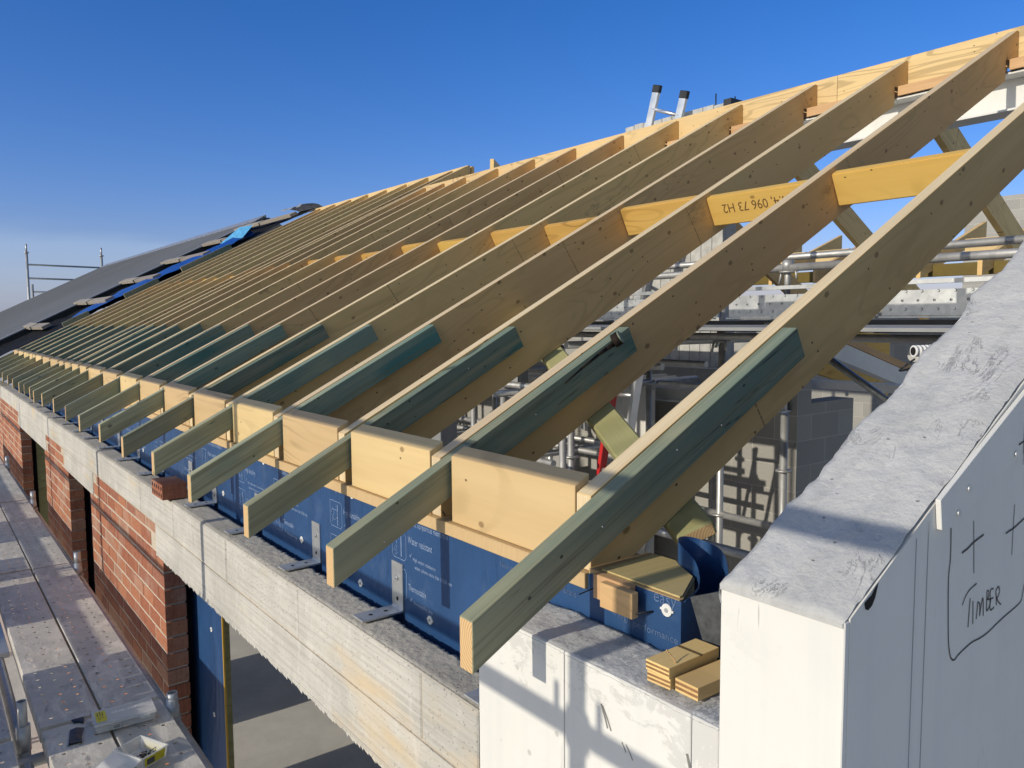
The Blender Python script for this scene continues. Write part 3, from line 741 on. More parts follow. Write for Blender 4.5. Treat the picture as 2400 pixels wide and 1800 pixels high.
# two layered packers on the plate beside the first rafter
t = thing('timber_packer', 'pair of layered timber packers nailed over the blue membrane below the nearest rafter', 'packer', loc=(.31, -.07, -.03))
b = MB(); b.box(0, .105, -.009, .009, -.026, .026); b.build('packer', M_pink, t, frame((.324, -.035, -.004), (0, -1, 0)), bevel=.001)
b = MB(); b.box(0, .090, -.009, .009, -.026, .026); b.build('packer', M_pink, t, frame((.305, -.075, -.008), (0, -1, 0)), bevel=.001)
b = MB(); b.tube((.318, -.032, -.012), (.285, -.024, -.020), .0014, 6); b.build('screw', M_black, t)
b = MB(); b.tube((.3345, -.185, -.02), (.30, -.158, -.026), .0022, 8); b.build('screw', M_black, t)
M_dkply = simple('dark_ply_layer', (.34, .18, .08), .7, var=.4, sc=60)
# ------------------------------------------------------------------ angle brackets
BK = [(.833, 1), (1.43, 1), (2.03, 1), (2.63, 1), (3.03, 0), (3.62, 1), (4.22, 1), (4.82, 1), (5.42, 1), (5.9, 1), (6.5, 1), (7.1, 1), (7.7, 1), (8.3, 1), (8.9, 1)]
def bracket_mesh():
    b = MB(); wd = .066; t = .005; r = .004
    b.box(-t, 0, -wd/2, wd/2, r, .146, 0)
    b.box(-.137, -r, -wd/2, wd/2, 0, t, 0)
    b.hexa([(-r, -wd/2, 0), (0, -wd/2, r), (0, wd/2, r), (-r, wd/2, 0), (-t-.003, -wd/2, t), (-t, -wd/2, t+.003), (-t, wd/2, t+.003), (-t-.003, wd/2, t)], 0)
    for z in (.034, .098): b.tube((-t-.0006, 0, z), (-t+.001, 0, z), .0065, 14, 1)
    for x in (-.045, -.095): b.tube((x, 0, t+.0006), (x, 0, t-.001), .0065, 14, 1)
    return b.mesh('angle_bracket', [M_galv, M_dark], bevel=0)
bm_ = bracket_mesh()
b = MB(); b.tube((0, 0, 0), (-.0035, 0, 0), .0085, 12); b.tube((-.0035, 0, 0), (-.008, 0, 0), .004, 6)
screw_me = b.mesh('bracket_screw', [M_galv])
labs = ['nearest galvanised angle bracket tying the block wall to the blue membrane']
for i, (y, f) in enumerate(BK):
    lab = labs[0] if i == 0 else ORD[i]+' galvanised angle bracket along the top of the block wall from the white corner'
    t = thing('angle_bracket', lab, 'bracket', 'galvanised wall tie brackets', (MX-.001, y, -.316))
    bp = place('bracket_plate', bm_, t, Matrix.Translation((MX-.001, y, -.3165)) @ Matrix.Rotation(random.uniform(-.03, .03), 4, 'Z'))
    if i < 6: place('bracket_screw', screw_me, bp, Matrix.Translation((MX-.007, y+.001, -.218)))
t = thing('flat_tie_plate', 'flat galvanised plate at the white corner end of the block wall', 'plate', loc=(.22, .215, -.32))
b = MB(); b.box(.18, .30, .195, .255, -.3155, -.3105); b.build('tie_plate', M_galv, t)

# ------------------------------------------------------------------ white gable wall
gw = thing('gable_wall', 'white boarded gable wall with a sloping grey mortar top at the near corner', 'wall', loc=(.175, -.67, -3.39))
GY0, GY1 = -.669, -.467
def gz(x): return .148+TN*(x-.175)
GX1 = 4.5
b = MB()
# sunlit front board of the tall part, and of the low part
b.box(.175, .187, GY0+.0002, GY1, -3.38, .146)
b.build('front_board', M_render, gw, bevel=.0015)
b = MB()
for y0, y1 in ((-.4665, -.4135), (-.412, -.103), (-.1005, .187)): b.box(.1752, .187, y0, y1, -3.38, -.088+.002)
b.build('low_board', M_render2, gw, bevel=.0015)
b = MB()
for p0, p1, wd in (((-.205, -.150), (-.222, -.190), .004), ((-.209, -.152), (-.231, -.191), .003), ((-.405, -.155), (-.414, -.190), .005), ((-.412, -.20), (-.4125, -.30), .004), ((-.258, -.20), (-.268, -.215), .002), ((-.268, -.20), (-.285, -.222), .002), ((-.29, -.235), (-.305, -.262), .002)):
    ribbon(b, [(.1744, p0[0], p0[1]), (.1744, (p0[0]+p1[0])/2-.001, (p0[1]+p1[1])/2), (.1744, p1[0], p1[1])], wd, (-1, 0, 0))
b.build('gouge_marks', simple('gouged_mortar', (.25, .24, .22), .9, var=.4, sc=60), gw)
b = MB(); b.prism([(.1875, -3.38), (GX1, -3.38), (GX1, gz(GX1)-.006), (.1875, gz(.1875)-.006)], GY0, GY0+.010); b.build('side_board', M_render, gw)
b = MB(); b.prism([(.1875, -3.38), (GX1, -3.38), (GX1, gz(GX1)-.008), (.1875, gz(.1875)-.008)], GY1-.010, GY1); b.build('back_board', M_render, gw)
b = MB(); b.prism([(.1872, -3.38), (GX1-.01, -3.38), (GX1-.01, gz(GX1)-.02), (.1872, gz(.1875)-.02)], GY0+.0105, GY1-.0105); b.box(.1875, .325, GY1+.001, .184, -3.38, -.095); b.build('core', M_cap, gw)
# thin seams standing on the shaded side board
b = MB()
for x in (.367, .405): b.box(x-.0008, x+.0008, GY0-.0007, GY0+.001, -3.0, gz(x)-.02)
b.build('board_seam', M_grey_steel, gw)
# sloping mortar cap (ragged along both edges)
b = MB(); rows = []; x = .172; n = 0
while x < GX1:
    step = .012 if x < 1.4 else .03
    row = []
    jl = .003+.015*mnoise.noise((x*8, 7, 0))+.009*mnoise.noise((x*27, 3, 0)); jr = .0025*mnoise.noise((x*21, 1, 0))
    for k in range(19):
        f = k/18; y = GY0+.0025-jr+(GY1+jl*(1 if x > .3 else .2)-GY0-.004+jr)*f
        z = gz(x)+.002+.006*mnoise.noise((x*7, y*9, 0))+.0035*mnoise.noise((x*28, y*28, 3))+.0035*mnoise.noise((x*75, y*75, 1))
        if k in (0, 18): z -= .003
        row.append((x, y, z))
    e = row[-1]; row.append((x, e[1]+.002, e[2]-.018)); row.append((x, GY1-.002, gz(x)-.03))
    rows.append(row); x += step
for r1, r2 in zip(rows[:-1], rows[1:]):
    for k in range(len(r1)-1): b.face([r1[k], r2[k], r2[k+1], r1[k+1]], 0, k < 18)
r1 = rows[0]
for k in range(18): b.face([r1[k+1], (r1[k+1][0]+.001, r1[k+1][1], gz(.175)-.010), (r1[k][0]+.001, r1[k][1], gz(.175)-.010), r1[k]], 0)
b.build('sloping_mortar', M_cap, gw, weld=True)
# low mortar top
b = MB(); rows = []; y = -.4665
while y < .186:
    row = []
    for k in range(17):
        f = k/16; x = .174+(.327+.006*mnoise.noise((y*17, 0, 3))-.174)*f
        z = -.085+.004*mnoise.noise((x*16, y*12, 0))+.0022*mnoise.noise((x*60, y*60, 2))+.0012*mnoise.noise((x*130, y*130, 2))+.003*min(0, mnoise.noise((x*40, y*55, 6)))
        if k == 0: z -= .006
        row.append((x, y, z))
    e = row[-1]; row.append((e[0]+.001, y, e[2]-.02)); rows.append(row); y += .009
for r1, r2 in zip(rows[:-1], rows[1:]):
    for k in range(len(r1)-1): b.face([r1[k], r1[k+1], r2[k+1], r2[k]], 0, k < 16)
b.build('low_mortar', M_cap, gw, weld=True)
# folded trim with screws on the shaded side
b = MB(); Y = GY0
tp = [(.421, .277), (.757, .352), (1.6, .60), (1.6, .54), (.764, .292), (.479, .238), (.446, .227), (.429, .232)]
tp = [(.421, .278), (1.2, .640), (1.2, .46), (.48, .236), (.446, .227), (.429, .231)]
b.prism(tp[::-1], Y-.009, Y-.0008); b.build('folded_trim', M_render, gw, bevel=.0008)
for x, z in ((.516, .283), (.482, .249), (.697, .318)):
    q = MB(); q.tube((x, Y-.009, z), (x, Y-.0125, z), .0055, 12); q.build('trim_screw', M_galv, gw)
# marker pen lines
b = MB(); Y = GY0-.0009
def pen(pts, wd=.0026, k=5): ribbon(b, [(p[0], Y, p[1]) for p in [(v.x, v.y) for v in spline([(x, z, 0) for x, z in pts], k)]], wd, (0, -1, 0))
pen([(.562, .222), (.566, .183), (.571, .133)], .002); pen([(.523, .176), (.545, .180), (.566, .186), (.603, .192)], .0034)
pen([(.728, .224), (.726, .180), (.725, .134)], .002); pen([(.695, .178), (.71, .180), (.73, .182), (.776, .192)], .0034)
pen([(.480, .224), (.482, .176), (.478, .14), (.485, .052), (.493, .018), (.503, .005), (.513, .003), (.524, .007), (.545, .011), (.575, .015), (.607, .014), (.639, .016), (.672, .022), (.71, .028), (.745, .032), (.776, .038), (.783, .05), (.790, .067), (.81, .10), (.83, .15)], .0026)
pen([(.532, .088), (.543, .100), (.558, .108), (.584, .113)], .0022); pen([(.561, .093), (.559, .07), (.557, .045)], .0024)
pen([(.572, .086), (.574, .065), (.575, .046)], .0024)
pen([(.588, .051), (.590, .068), (.592, .079), (.600, .072), (.601, .053)], .0026); pen([(.601, .056), (.606, .074), (.611, .082), (.614, .066), (.615, .050)], .0026)
pen([(.628, .055), (.627, .075), (.627, .090), (.634, .088), (.633, .079), (.629, .075), (.638, .074), (.643, .069), (.637, .059), (.628, .055)], .0026)
pen([(.653, .089), (.641, .089), (.641, .073), (.643, .054), (.659, .055)], .0026); pen([(.641, .073), (.654, .073)], .0026)
pen([(.668, .056), (.666, .072), (.664, .083), (.674, .088), (.679, .079), (.674, .071), (.667, .069)], .0026); pen([(.668, .069), (.678, .059), (.688, .053)], .0026)
b.build('marker_lettering', M_ink, gw)
b = MB(); Y = GY0-.0096
pen([(.730, .372), (.7305, .334), (.731, .296)], .0022); pen([(.709, .333), (.735, .338), (.758, .346)], .0034)
b.build('marker_lettering', M_ink, gw)
# rounded chip at the near top corner, its shade a flat black face
b = MB(); P = [(-.012, .0), (-.010, -.009), (-.003, -.014), (.006, -.012), (.013, -.004), (.017, .006), (.020, .013), (.012, .009), (.004, .003), (-.004, .002)]
b.face([(.236+x*1.15, GY0-.0008, .166+z*1.05+x*.25) for x, z in P]); b.build('broken_corner', M_dark, gw)
# white corner strip edge
# plywood offcuts resting on the low mortar top, their layered ends to the sun
for x0, y0, z0, L, W, H, rot, lab in ((.200, -.3205, -.0785, .135, .050, .0185, 3, 'lower layered plywood offcut of the stacked pair on the low mortar top'),
                                      (.199, -.3185, -.0590, .137, .052, .0185, 1, 'upper layered plywood offcut of the stacked pair, with a curled shaving'),
                                      (.207, -.3760, -.0785, .130, .049, .0225, -1, 'single layered plywood offcut between the stacked pair and the white wall')):
    b = MB(); b.box(0, L, -W/2, W/2, 0, H)
    q = H/5
    for k in (1, 3): b.box(-.0006, .001, -W/2+.0006, W/2-.0006, q*k, q*(k+1), 1)
    ob = b.build('plywood_offcut', [M_lvl, M_dkply], None, Matrix.Translation((x0, y0, z0)) @ Matrix.Rotation(R(rot), 4, 'Z'))
    tag(ob, lab, 'offcut', 'plywood offcuts on the wall')
b = MB(); pts = spline([(.225, -.337, -.0395), (.222, -.330, -.030), (.214, -.325, -.018)], 4)
b.path(pts, .0012, 5); ob = b.build('wood_shaving', M_pink); tag(ob, 'thin curled wood shaving standing on the stacked plywood offcuts', 'shaving')
# ------------------------------------------------------------------ scaffold planks
def plank_mesh(L, holes=True, wd=.223):
    b = MB(); h = wd/2; z = 0.0; sk = .062
    cols = (-.0625, 0.0, .0625); hw = .0275
    xs = [-h+.004]+[v for c in cols for v in (c-hw, c+hw)]+[h-.004]
    for i in range(0, len(xs), 2): b.face([(xs[i], .012, z), (xs[i+1], .012, z), (xs[i+1], L-.012, z), (xs[i], L-.012, z)])
    P = .0885
    for ci, c in enumerate(cols):
        y = .02+((2-ci)*.046) % P
        b.face([(c-hw, .012, z), (c+hw, .012, z), (c+hw, y, z), (c-hw, y, z)])
        while y+P < L-.03:
            cy = y+P/2; rx, ry = .0085, .0080
            if not holes or random.random() < .12:
                b.face([(c-hw, y, z), (c+hw, y, z), (c+hw, y+P, z), (c-hw, y+P, z)])
            else:
                k = len(b.v); O = [(c-hw, y), (c, y), (c+hw, y), (c+hw, cy), (c+hw, y+P), (c, y+P), (c-hw, y+P), (c-hw, cy)]
                A = [225, 270, 315, 0, 45, 90, 135, 180]
                Rm = [(c+math.cos(R(a))*.0135, cy+math.sin(R(a))*.0125, z) for a in A]; I = [(c+math.cos(R(a))*rx, cy+math.sin(R(a))*ry, z+.0018) for a in A]
                I2 = [(p[0], p[1], z-.0004) for p in I]
                b.v += [(p[0], p[1], z) for p in O]+Rm+I+I2
                for q in range(8):
                    w_ = (q+1) % 8
                    for lo in (0, 8, 16):
                        b.f.append((k+lo+q, k+lo+w_, k+lo+8+w_, k+lo+8+q)); b.m.append(0); b.s.append(lo == 8)
            y += P
        b.face([(c-hw, y, z), (c+hw, y, z), (c+hw, L-.012, z), (c-hw, L-.012, z)])
    for sx in (-1, 1):       # rolled edges and skirts
        q = [(sx*(h-.004), 0, z), (sx*h, 0, z-.004), (sx*h, 0, z-sk), (sx*(h-.02), 0, z-sk)]
        for i in range(3): b.face([q[i], q[i+1], (q[i+1][0], L, q[i+1][2]), (q[i][0], L, q[i][2])])
    for yy, s in ((0, 1), (L, -1)):
        b.face([(-h, yy, z-.004), (h, yy, z-.004), (h, yy, z-sk), (-h, yy, z-sk)]); b.face([(-h+.004, yy, z), (h-.004, yy, z), (h-.004, yy+s*.012, z), (-h+.004, yy+s*.012, z)])
        b.face([(-h+.004, yy, z), (h-.004, yy, z), (h, yy, z-.004), (-h, yy, z-.004)])
    return b.mesh('plank', [M_plank])
PM = plank_mesh(2.44)
bays = [(-.06, 'nearest'), (2.415, 'second'), (4.885, 'third'), (7.335, 'fourth'), (9.785, 'fifth')]
lanes = [(-.1165, 'beside the wall'), (-.349, 'second from the wall'), (-.672, 'left of the gap'), (-.904, 'outer'), (-1.136, 'outermost')]
for yb, by in bays:
    for x, ln in lanes:
        o = place('scaffold_plank', PM, None, Matrix.Translation((x+random.uniform(-.004, .004), yb+random.uniform(-.006, .006), -1.1+random.uniform(-.004, .002))))
        tag(o, 'perforated steel plank of the %s bay, in the lane %s' % (by, ln), 'plank', 'perforated scaffold planks')

# near scaffold of galvanised tube
sc = thing('scaffold', 'galvanised tube scaffold carrying the perforated planks along the wall', 'scaffold', loc=(-1.44, 0, -3.4))
SY = [-2.56, -.115, 2.33, 4.775, 7.22, 9.67, 12.1]
for y in SY:
    b = MB(); b.tube((-1.44, y, -3.39), (-1.44, y, 2.1), .0242, 14)
    for z in (-.6, -.1, .404, .92, 1.42): b.tube((-1.44, y, z-.035), (-1.44, y, z+.035), .034, 10); b.tube((-1.44, y-.06, z-.01), (-1.44, y-.06, z+.075), .008, 6); b.tube((-1.44, y+.06, z-.01), (-1.44, y+.06, z+.075), .008, 6)
    b.build('standard', M_tube, sc)
    for x in (-.523, .022):
        yy = y+(.06 if x < 0 else -.03)
        b = MB(); b.tube((x, yy, -3.39), (x, yy, -1.075), .0242, 14); b.tube((x, yy, -1.10), (x, yy, -.955 if x < 0 else (-1.05 if y < 3 else -1.0)), .0185 if x < 0 else .0225, 16, hollow=.004)
        b.tube((x, yy, -1.16), (x, yy, -1.055 if x < 0 else -1.11), .027, 14)
        b.build('spigot_standard', M_tube if x < 0 else M_galv, sc)
    b = MB(); b.tube((-1.46, y+.01, -1.19), (.06, y+.01, -1.19), .0242, 12); b.build('transom', M_tube, sc)
for z in (-.6, -.1, .404, .92):
    b = MB(); b.tube((-1.44+.0, -2.7, z), (-1.44, 12.3, z), .0242, 14); b.build('ledger', M_tube, sc)
for x in (-.523, .035):
    b = MB(); b.tube((x, -2.7, -1.20), (x, 12.3, -1.20), .0242, 14); b.build('ledger', M_tube, sc)

# unseen stacks and a tub, added to throw broken shade across the inner planks
def added_shade_stack(y0, y1, ztop, lab, x1=-1.0, grp='unseen brick stacks added to shade the planks'):
    t = thing('added_shade_stack', lab, 'bricks', grp, ((x1-.12), (y0+y1)/2, -1.095))
    b = MB(); z = -1.094; k = 0
    while z+.076 <= ztop+.001:
        y = y0
        while y+.10 < y1:
            dx = random.uniform(-.006, .006); b.box(x1-.23+dx, x1+dx, y, y+.105, z, z+.075, random.randint(0, 3)); y += .11
        z += .077; k += 1
    b.build('shade_stack_bricks', M_bricks, t, bevel=.002)
added_shade_stack(2.17, 3.06, -.70, 'near unseen brick stack added to shade the inner scaffold planks')
added_shade_stack(4.02, 4.66, -.70, 'second unseen brick stack added to shade the inner scaffold planks')
added_shade_stack(4.70, 5.30, -.74, 'lower unseen brick stack added for shade close behind the second one', -1.04)
added_shade_stack(5.75, 6.55, -.70, 'fourth unseen brick stack added to shade the planks farther along')
added_shade_stack(7.12, 8.1, -.72, 'long farthest unseen brick stack added to shade the inner planks')
t = thing('added_shade_tub', 'unseen black tub added to cast a rounded shadow between the brick stacks', 'tub', loc=(-1.05, 3.93, -1.095))
b = MB(); b.tube((-1.05, 3.93, -1.095), (-1.05, 3.93, -.80), .13, 20, 0, .17, caps=False); b.tube((-1.05, 3.93, -1.09), (-1.05, 3.93, -.86), .125, 20, 1, .155); b.build('tub', [M_black, M_rough], t)

# ------------------------------------------------------------------ small things on the planks
t = thing('fixings_case', 'closed cloudy plastic fixings case with a yellow label', 'case', loc=(-.18, 2.255, -1.095))
mw = Matrix.Translation((-.178, 2.258, -1.094)) @ Matrix.Rotation(R(-4), 4, 'Z')
def rbox(x0, x1, y0, y1, z0, z1, taper=0.0):
    b = MB(); b.hexa([(x0+taper, y0+taper, z0), (x1-taper, y0+taper, z0), (x1-taper, y1-taper, z0), (x0+taper, y1-taper, z0), (x0, y0, z1), (x1, y0, z1), (x1, y1, z1), (x0, y1, z1)]); return b
rbox(-.112, .112, -.065, .065, 0, .030, .006).build('case_base', M_clear, t, mw, bevel=.004, seg=2)
rbox(-.116, .116, -.069, .069, .031, .042).build('case_lid', M_clear, t, mw, bevel=.004, seg=2)
b = MB()
for x in (-.03, .02, .07): b.box(x-.001, x+.001, -.058, .058, .004, .029)
b.box(-.105, .105, -.001, .001, .004, .029); b.build('divider', M_clear, t, mw)
b = MB(); b.box(-.104, -.066, -.048, .048, .0425, .0430); b.build('case_label', M_yplas, t, mw)
b = MB()
for k, h in enumerate((.034, .040, .030)): b.box(-.097+.009*k, -.094+.009*k, .002, .002+h, .0432, .0435)
b.box(-.098, -.074, -.014, -.011, .0432, .0435); b.box(-.096, -.086, -.03, -.027, .0432, .0435); b.build('label_print', M_paper, t, mw)
b = MB(); b.box(-.05, -.02, -.0667, -.0655, .006, .026)
b.build('barcode_label', M_nylon, t, mw); b = MB()
for k in range(9): b.box(-.0475+k*.0029, -.0462+k*.0029, -.0676, -.0668, .009, .024)
b.build('barcode', M_paper, t, mw)
lettering('QUIK PIN', .022, M_nylon, 'embossed_letters', t, mw @ Matrix.Translation((-.045, .004, .0428)))
b = MB(); b.box(.05, .09, -.073, -.069, .022, .036); b.build('case_catch', M_clear, t, mw, bevel=.001)

t = thing('screw_box', 'open clear plastic box of loose screws, its lid folded back', 'box', loc=(-.19, 1.905, -1.095))
mw = Matrix.Translation((-.186, 1.905, -1.0945)) @ Matrix.Rotation(R(26), 4, 'Z') @ Matrix.Rotation(0, 4, 'X')
b = MB(); a, c, h, tk, tp = .055, .075, .047, .002, .006
O0 = [(-a+tp, -c+tp, 0), (a-tp, -c+tp, 0), (a-tp, c-tp, 0), (-a+tp, c-tp, 0)]; O1 = [(-a, -c, h), (a, -c, h), (a, c, h), (-a, c, h)]
I0 = [(-a+tp+tk, -c+tp+tk, tk), (a-tp-tk, -c+tp+tk, tk), (a-tp-tk, c-tp-tk, tk), (-a+tp+tk, c-tp-tk, tk)]; I1 = [(-a+tk, -c+tk, h), (a-tk, -c+tk, h), (a-tk, c-tk, h), (-a+tk, c-tk, h)]
for q in range(4):
    w_ = (q+1) % 4
    b.face([O0[q], O0[w_], O1[w_], O1[q]]); b.face([I0[w_], I0[q], I1[q], I1[w_]]); b.face([O1[q], O1[w_], I1[w_], I1[q]])
b.face(O0[::-1]); b.face(I0); b.build('screw_box_body', M_clear, t, mw)
mz = MB(); mz.box(-a-.003, a+.003, -c-.003, -c, h-.004, h); mz.box(-a-.003, a+.003, c, c+.003, h-.004, h); mz.box(-a-.003, -a, -c, c, h-.004, h); mz.box(a, a+.003, -c, c, h-.004, h); mz.build('box_rim', M_clear, t, mw)
lid = MB(); lid.box(-.002, .002, -c, c, 0, .105); lid.box(.002, .008, -c, c, 0, .004); lid.box(.002, .008, -c, c, .10, .105)
ml = mw @ Matrix.Translation((-a-.004, 0, h-.004)) @ Matrix.Rotation(R(-108), 4, 'Y')
lid.build('screw_box_lid', M_clear, t, ml, bevel=.001)
b = MB()
for y in (-.04, .045): b.box(-.004, .012, y-.010, y+.010, .096, .112)
b.build('lid_catch', M_nylon, t, ml)
b = MB()
for k in range(34):
    p = Vector((random.uniform(-.035, .035), random.uniform(-.05, .02), random.uniform(.005, .017))); d = Vector((random.uniform(-1, 1), random.uniform(-1, 1), random.uniform(-.25, .25))).normalized()
    b.tube(p, p+d*.022, .0022, 6, 0, .0012); b.tube(p-d*.002, p, .0045, 7)
b.build('loose_screws', simple('dark_screw_steel', (.10, .10, .11), .35, .8), t, mw)
b = MB(); b.hexa([(a-.0055, -.05, .006), (a-.004, -.05, .006), (a-.004, .055, .006), (a-.0055, .055, .006), (a-.001, -.05, .036), (a+.0006, -.05, .036), (a+.0006, .055, .036), (a-.001, .055, .036)])
b.build('box_label', M_yplas, t, mw)
b = MB()
for k, (y0, y1, z0, z1) in enumerate(((-.045, -.005, .022, .032), (-.045, -.012, .010, .018), (.012, .05, .024, .034), (.016, .05, .012, .020))):
    b.box(a-.0012, a+.0017, y0, y1, z0, z1)
b.build('label_print', M_paper, t, mw)
b = MB(); b.hexa([(-c+.01, -a-.0012, .005), (c-.01, -a-.0012, .005), (c-.01, -a+.004, .005), (-c+.01, -a+.004, .005), (-c+.01, -a-.003, .038), (c-.01, -a-.003, .038), (c-.01, -a+.001, .038), (-c+.01, -a+.001, .038)])
# (label on the short side towards the camera)
b = MB(); b.hexa([(-.042, -c+.0042, .006), (.042, -c+.0042, .006), (.042, -c+.006, .006), (-.042, -c+.006, .006), (-.045, -c-.0006, .040), (.045, -c-.0006, .040), (.045, -c+.001, .040), (-.045, -c+.001, .040)])
b.build('box_label', M_yplas, t, mw)
b = MB(); b.hexa([(-.034, -c+.0030, .010), (-.002, -c+.0030, .010), (-.002, -c+.004, .010), (-.034, -c+.004, .010), (-.036, -c-.0012, .034), (-.004, -c-.0012, .034), (-.004, -c, .034), (-.036, -c, .034)]); b.build('label_print', M_paper, t, mw)
for nm, P, z, lab in (('plastic_scrap', [(-.369, 2.313), (-.345, 2.318), (-.321, 2.302), (-.337, 2.24), (-.344, 2.182), (-.368, 2.19), (-.391, 2.191), (-.38, 2.25)], 0, 'black square scrap of plastic lying on the plank'),
                      ('plastic_scrap', [(-.352, 2.399), (-.307, 2.396), (-.308, 2.37), (-.315, 2.346), (-.328, 2.365), (-.347, 2.372)], 0, 'small torn black plastic scrap at the joint of two planks')):
    b = MB(); c0 = (sum(p[0] for p in P)/len(P), sum(p[1] for p in P)/len(P), -1.0925)
    Q = [(p[0], p[1], -1.094+random.uniform(-.001, .0025)) for p in P]
    for i in range(len(Q)): b.face([c0, Q[i], Q[(i+1) % len(Q)]])
    for i in range(len(Q)): j = (i+1) % len(Q); b.face([Q[i], (Q[i][0], Q[i][1], -1.099), (Q[j][0], Q[j][1], -1.099), Q[j]])
    tag(b.build(nm, M_tape), lab, 'scrap')
# plank offcut lying lower left, white colour standing in for sunlight on it
ob = timber('pale_board', (-.50, 3.55, -1.215+.04), (-.50, 4.7, -1.215+.04), .05, .03, M_nylon); tag(ob, 'plank offcut in the gap between the scaffold planks, its sunlight painted white', 'board')

# ------------------------------------------------------------------ finished roof at the far end
def RP(x, y, o=0.0): return (x-SN*o, y, x*TN+CS*o)
rs = thing('roof_sheeting', 'finished grey metal roof slope at the far end with the shade under its edge painted black', 'roof', loc=(2.5, 14.6, 1.3))
b = MB(); o0, o1 = .055, .075
x0, x1 = -.35, 5.10
for a, c in ((14.6, 31.0),):
    A = [RP(x0, a, o0), RP(x1, a, o0), RP(x1, c, o0), RP(x0, c, o0)]; B = [RP(x0, a, o1), RP(x1, a, o1), RP(x1, c, o1), RP(x0, c, o1)]
    b.hexa(A+B)
k = 15.0
while k < 31:            # low ribs of the sheet profile
    A = [RP(x0, k, o1), RP(x1, k, o1), RP(x1, k+.03, o1), RP(x0, k+.03, o1)]; B = [RP(x0, k+.008, o1+.012), RP(x1, k+.008, o1+.012), RP(x1, k+.022, o1+.012), RP(x0, k+.022, o1+.012)]
    b.hexa(A+B); k += .41
b.build('metal_sheet', M_sheet, rs)
b = MB(); A = [RP(x0, 14.63, -.12), RP(x1, 14.63, -.12), RP(x1, 31, -.12), RP(x0, 31, -.12)]; B = [RP(x0, 14.63, .053), RP(x1, 14.63, .053), RP(x1, 31, .053), RP(x0, 31, .053)]
b.hexa(A+B); b.build('sheet_underside_shade', M_black, rs)  # solid black body stands in for the shade under the sheet
b = MB(); b.hexa([RP(x1-.22, 14.58, .079), RP(x1, 14.58, .079), RP(x1, 31, .079), RP(x1-.22, 31, .079), RP(x1-.22, 14.58, .087), RP(x1, 14.58, .11), RP(x1, 31, .11), RP(x1-.22, 31, .087)])
b.build('ridge_cap', M_foil, rs)
# back slope of the finished roof
b = MB(); xr, zr = x1+.02, x1*TN+.05
b.hexa([(xr, 14.6, zr-.02), (xr+5, 14.6, zr-.02-5*TN), (xr+5, 31, zr-.02-5*TN), (xr, 31, zr-.02), (xr, 14.6, zr), (xr+5, 14.6, zr-5*TN), (xr+5, 31, zr-5*TN), (xr, 31, zr)])
b.build('metal_sheet', M_sheet, rs)
sk = MB(); nx_, ny_ = 40, 16
def sp(i, j):
    x = -.2+5.2*i/nx_; y = 12.02+2.75*j/ny_
    return RP(x, y, -.02+.035*mnoise.noise((x*2.4, y*2.1, 0))+.02*mnoise.noise((x*7, y*6, 2)))
for i in range(nx_):
    for j in range(ny_): sk.face([sp(i, j), sp(i+1, j), sp(i+1, j+1), sp(i, j+1)], 0, False)
ob = sk.build('roof_sarking', M_sark, weld=True); tag(ob, 'crumpled black sarking between the last rafter and the grey roof sheets', 'sarking')
for k, (x, y0, y1, lab) in enumerate(((.86, 12.9, 14.95, 'lowest'), (1.66, 12.3, 14.95, 'second lowest'), (2.40, 12.45, 14.8, 'third lowest'), (3.16, 12.3, 14.9, 'third highest'), (3.86, 12.3, 14.6, 'second highest'), (4.52, 11.9, 14.7, 'topmost'))):
    t = thing('weathered_boards', '%s bundle of weathered boards lying on the black sarking' % lab, 'boards', 'bundles of weathered boards holding the sarking down', RP(x, y0, .03))
    ym = y0+(y1-y0)*.5
    for (a, c, s, dxx) in ((ym-.02, y1, .02, 0), (y0, ym+.05, -.05, .05)):
        p0, p1 = Vector(RP(x+dxx, a, .05+max(s, 0))), Vector(RP(x+.02, c, .06+max(s, 0)))
        L = (p1-p0).length; b = MB(); b.box(0, L, -.07, .07, -.025, .025)
        b.build('board', M_board, t, frame(p0, p1-p0, (-SN, 0, CS)), bevel=.002)
b = MB(); rows = []
for i in range(40):
    f = i/39; x = 1.2+2.75*f; row = []
    hw = .22+.50*abs(math.sin(math.pi*min(1, f*1.02)*1.0))**.6+.12*mnoise.noise((f*6, 0, 3))
    for j in range(7):
        g = j/6; y = 12.12+hw*g*1.9+.05*mnoise.noise((x*3, g*2, 1)); row.append(RP(x, y, .03+.03*mnoise.noise((x*5, g*5, 3))+.05*math.sin(g*math.pi)*(f)))
    rows.append(row)
for r1, r2 in zip(rows[:-1], rows[1:]):
    for j in range(6): b.face([r1[j], r2[j], r2[j+1], r1[j+1]], 0, True)
ob = b.build('blue_tarpaulin', M_tarp, weld=True); tag(ob, 'long crumpled blue tarpaulin beside the last bare rafter', 'tarpaulin')
b = MB(); A, B, Cc, D = RP(3.75, 12.1, .05), RP(4.0, 12.15, .16), RP(4.05, 12.9, .15), RP(3.65, 13.0, .06)
E_ = RP(3.9, 12.5, .20); b.face([A, B, E_]); b.face([B, Cc, E_]); b.face([Cc, D, E_]); b.face([D, A, E_]); b.face([A, D, RP(3.7, 12.6, .01)]); b.face([A, B, Cc, D])
ob = b.build('tarpaulin_corner', M_tarp2); tag(ob, 'pale blue turned up corner at the top of the tarpaulin', 'tarpaulin')
b = MB(); rows = []
for i in range(12):
    f = i/11; row = []
    for j in range(7):
        g = j/6; y = 12.15+1.0*f; a = math.pi*g
        row.append((5.0-.22*math.cos(a), y+.03*mnoise.noise((f*6, g*4, 0)), 2.595+.07*math.sin(a)+.03*mnoise.noise((f*5, g*5, 4))))
    rows.append(row)
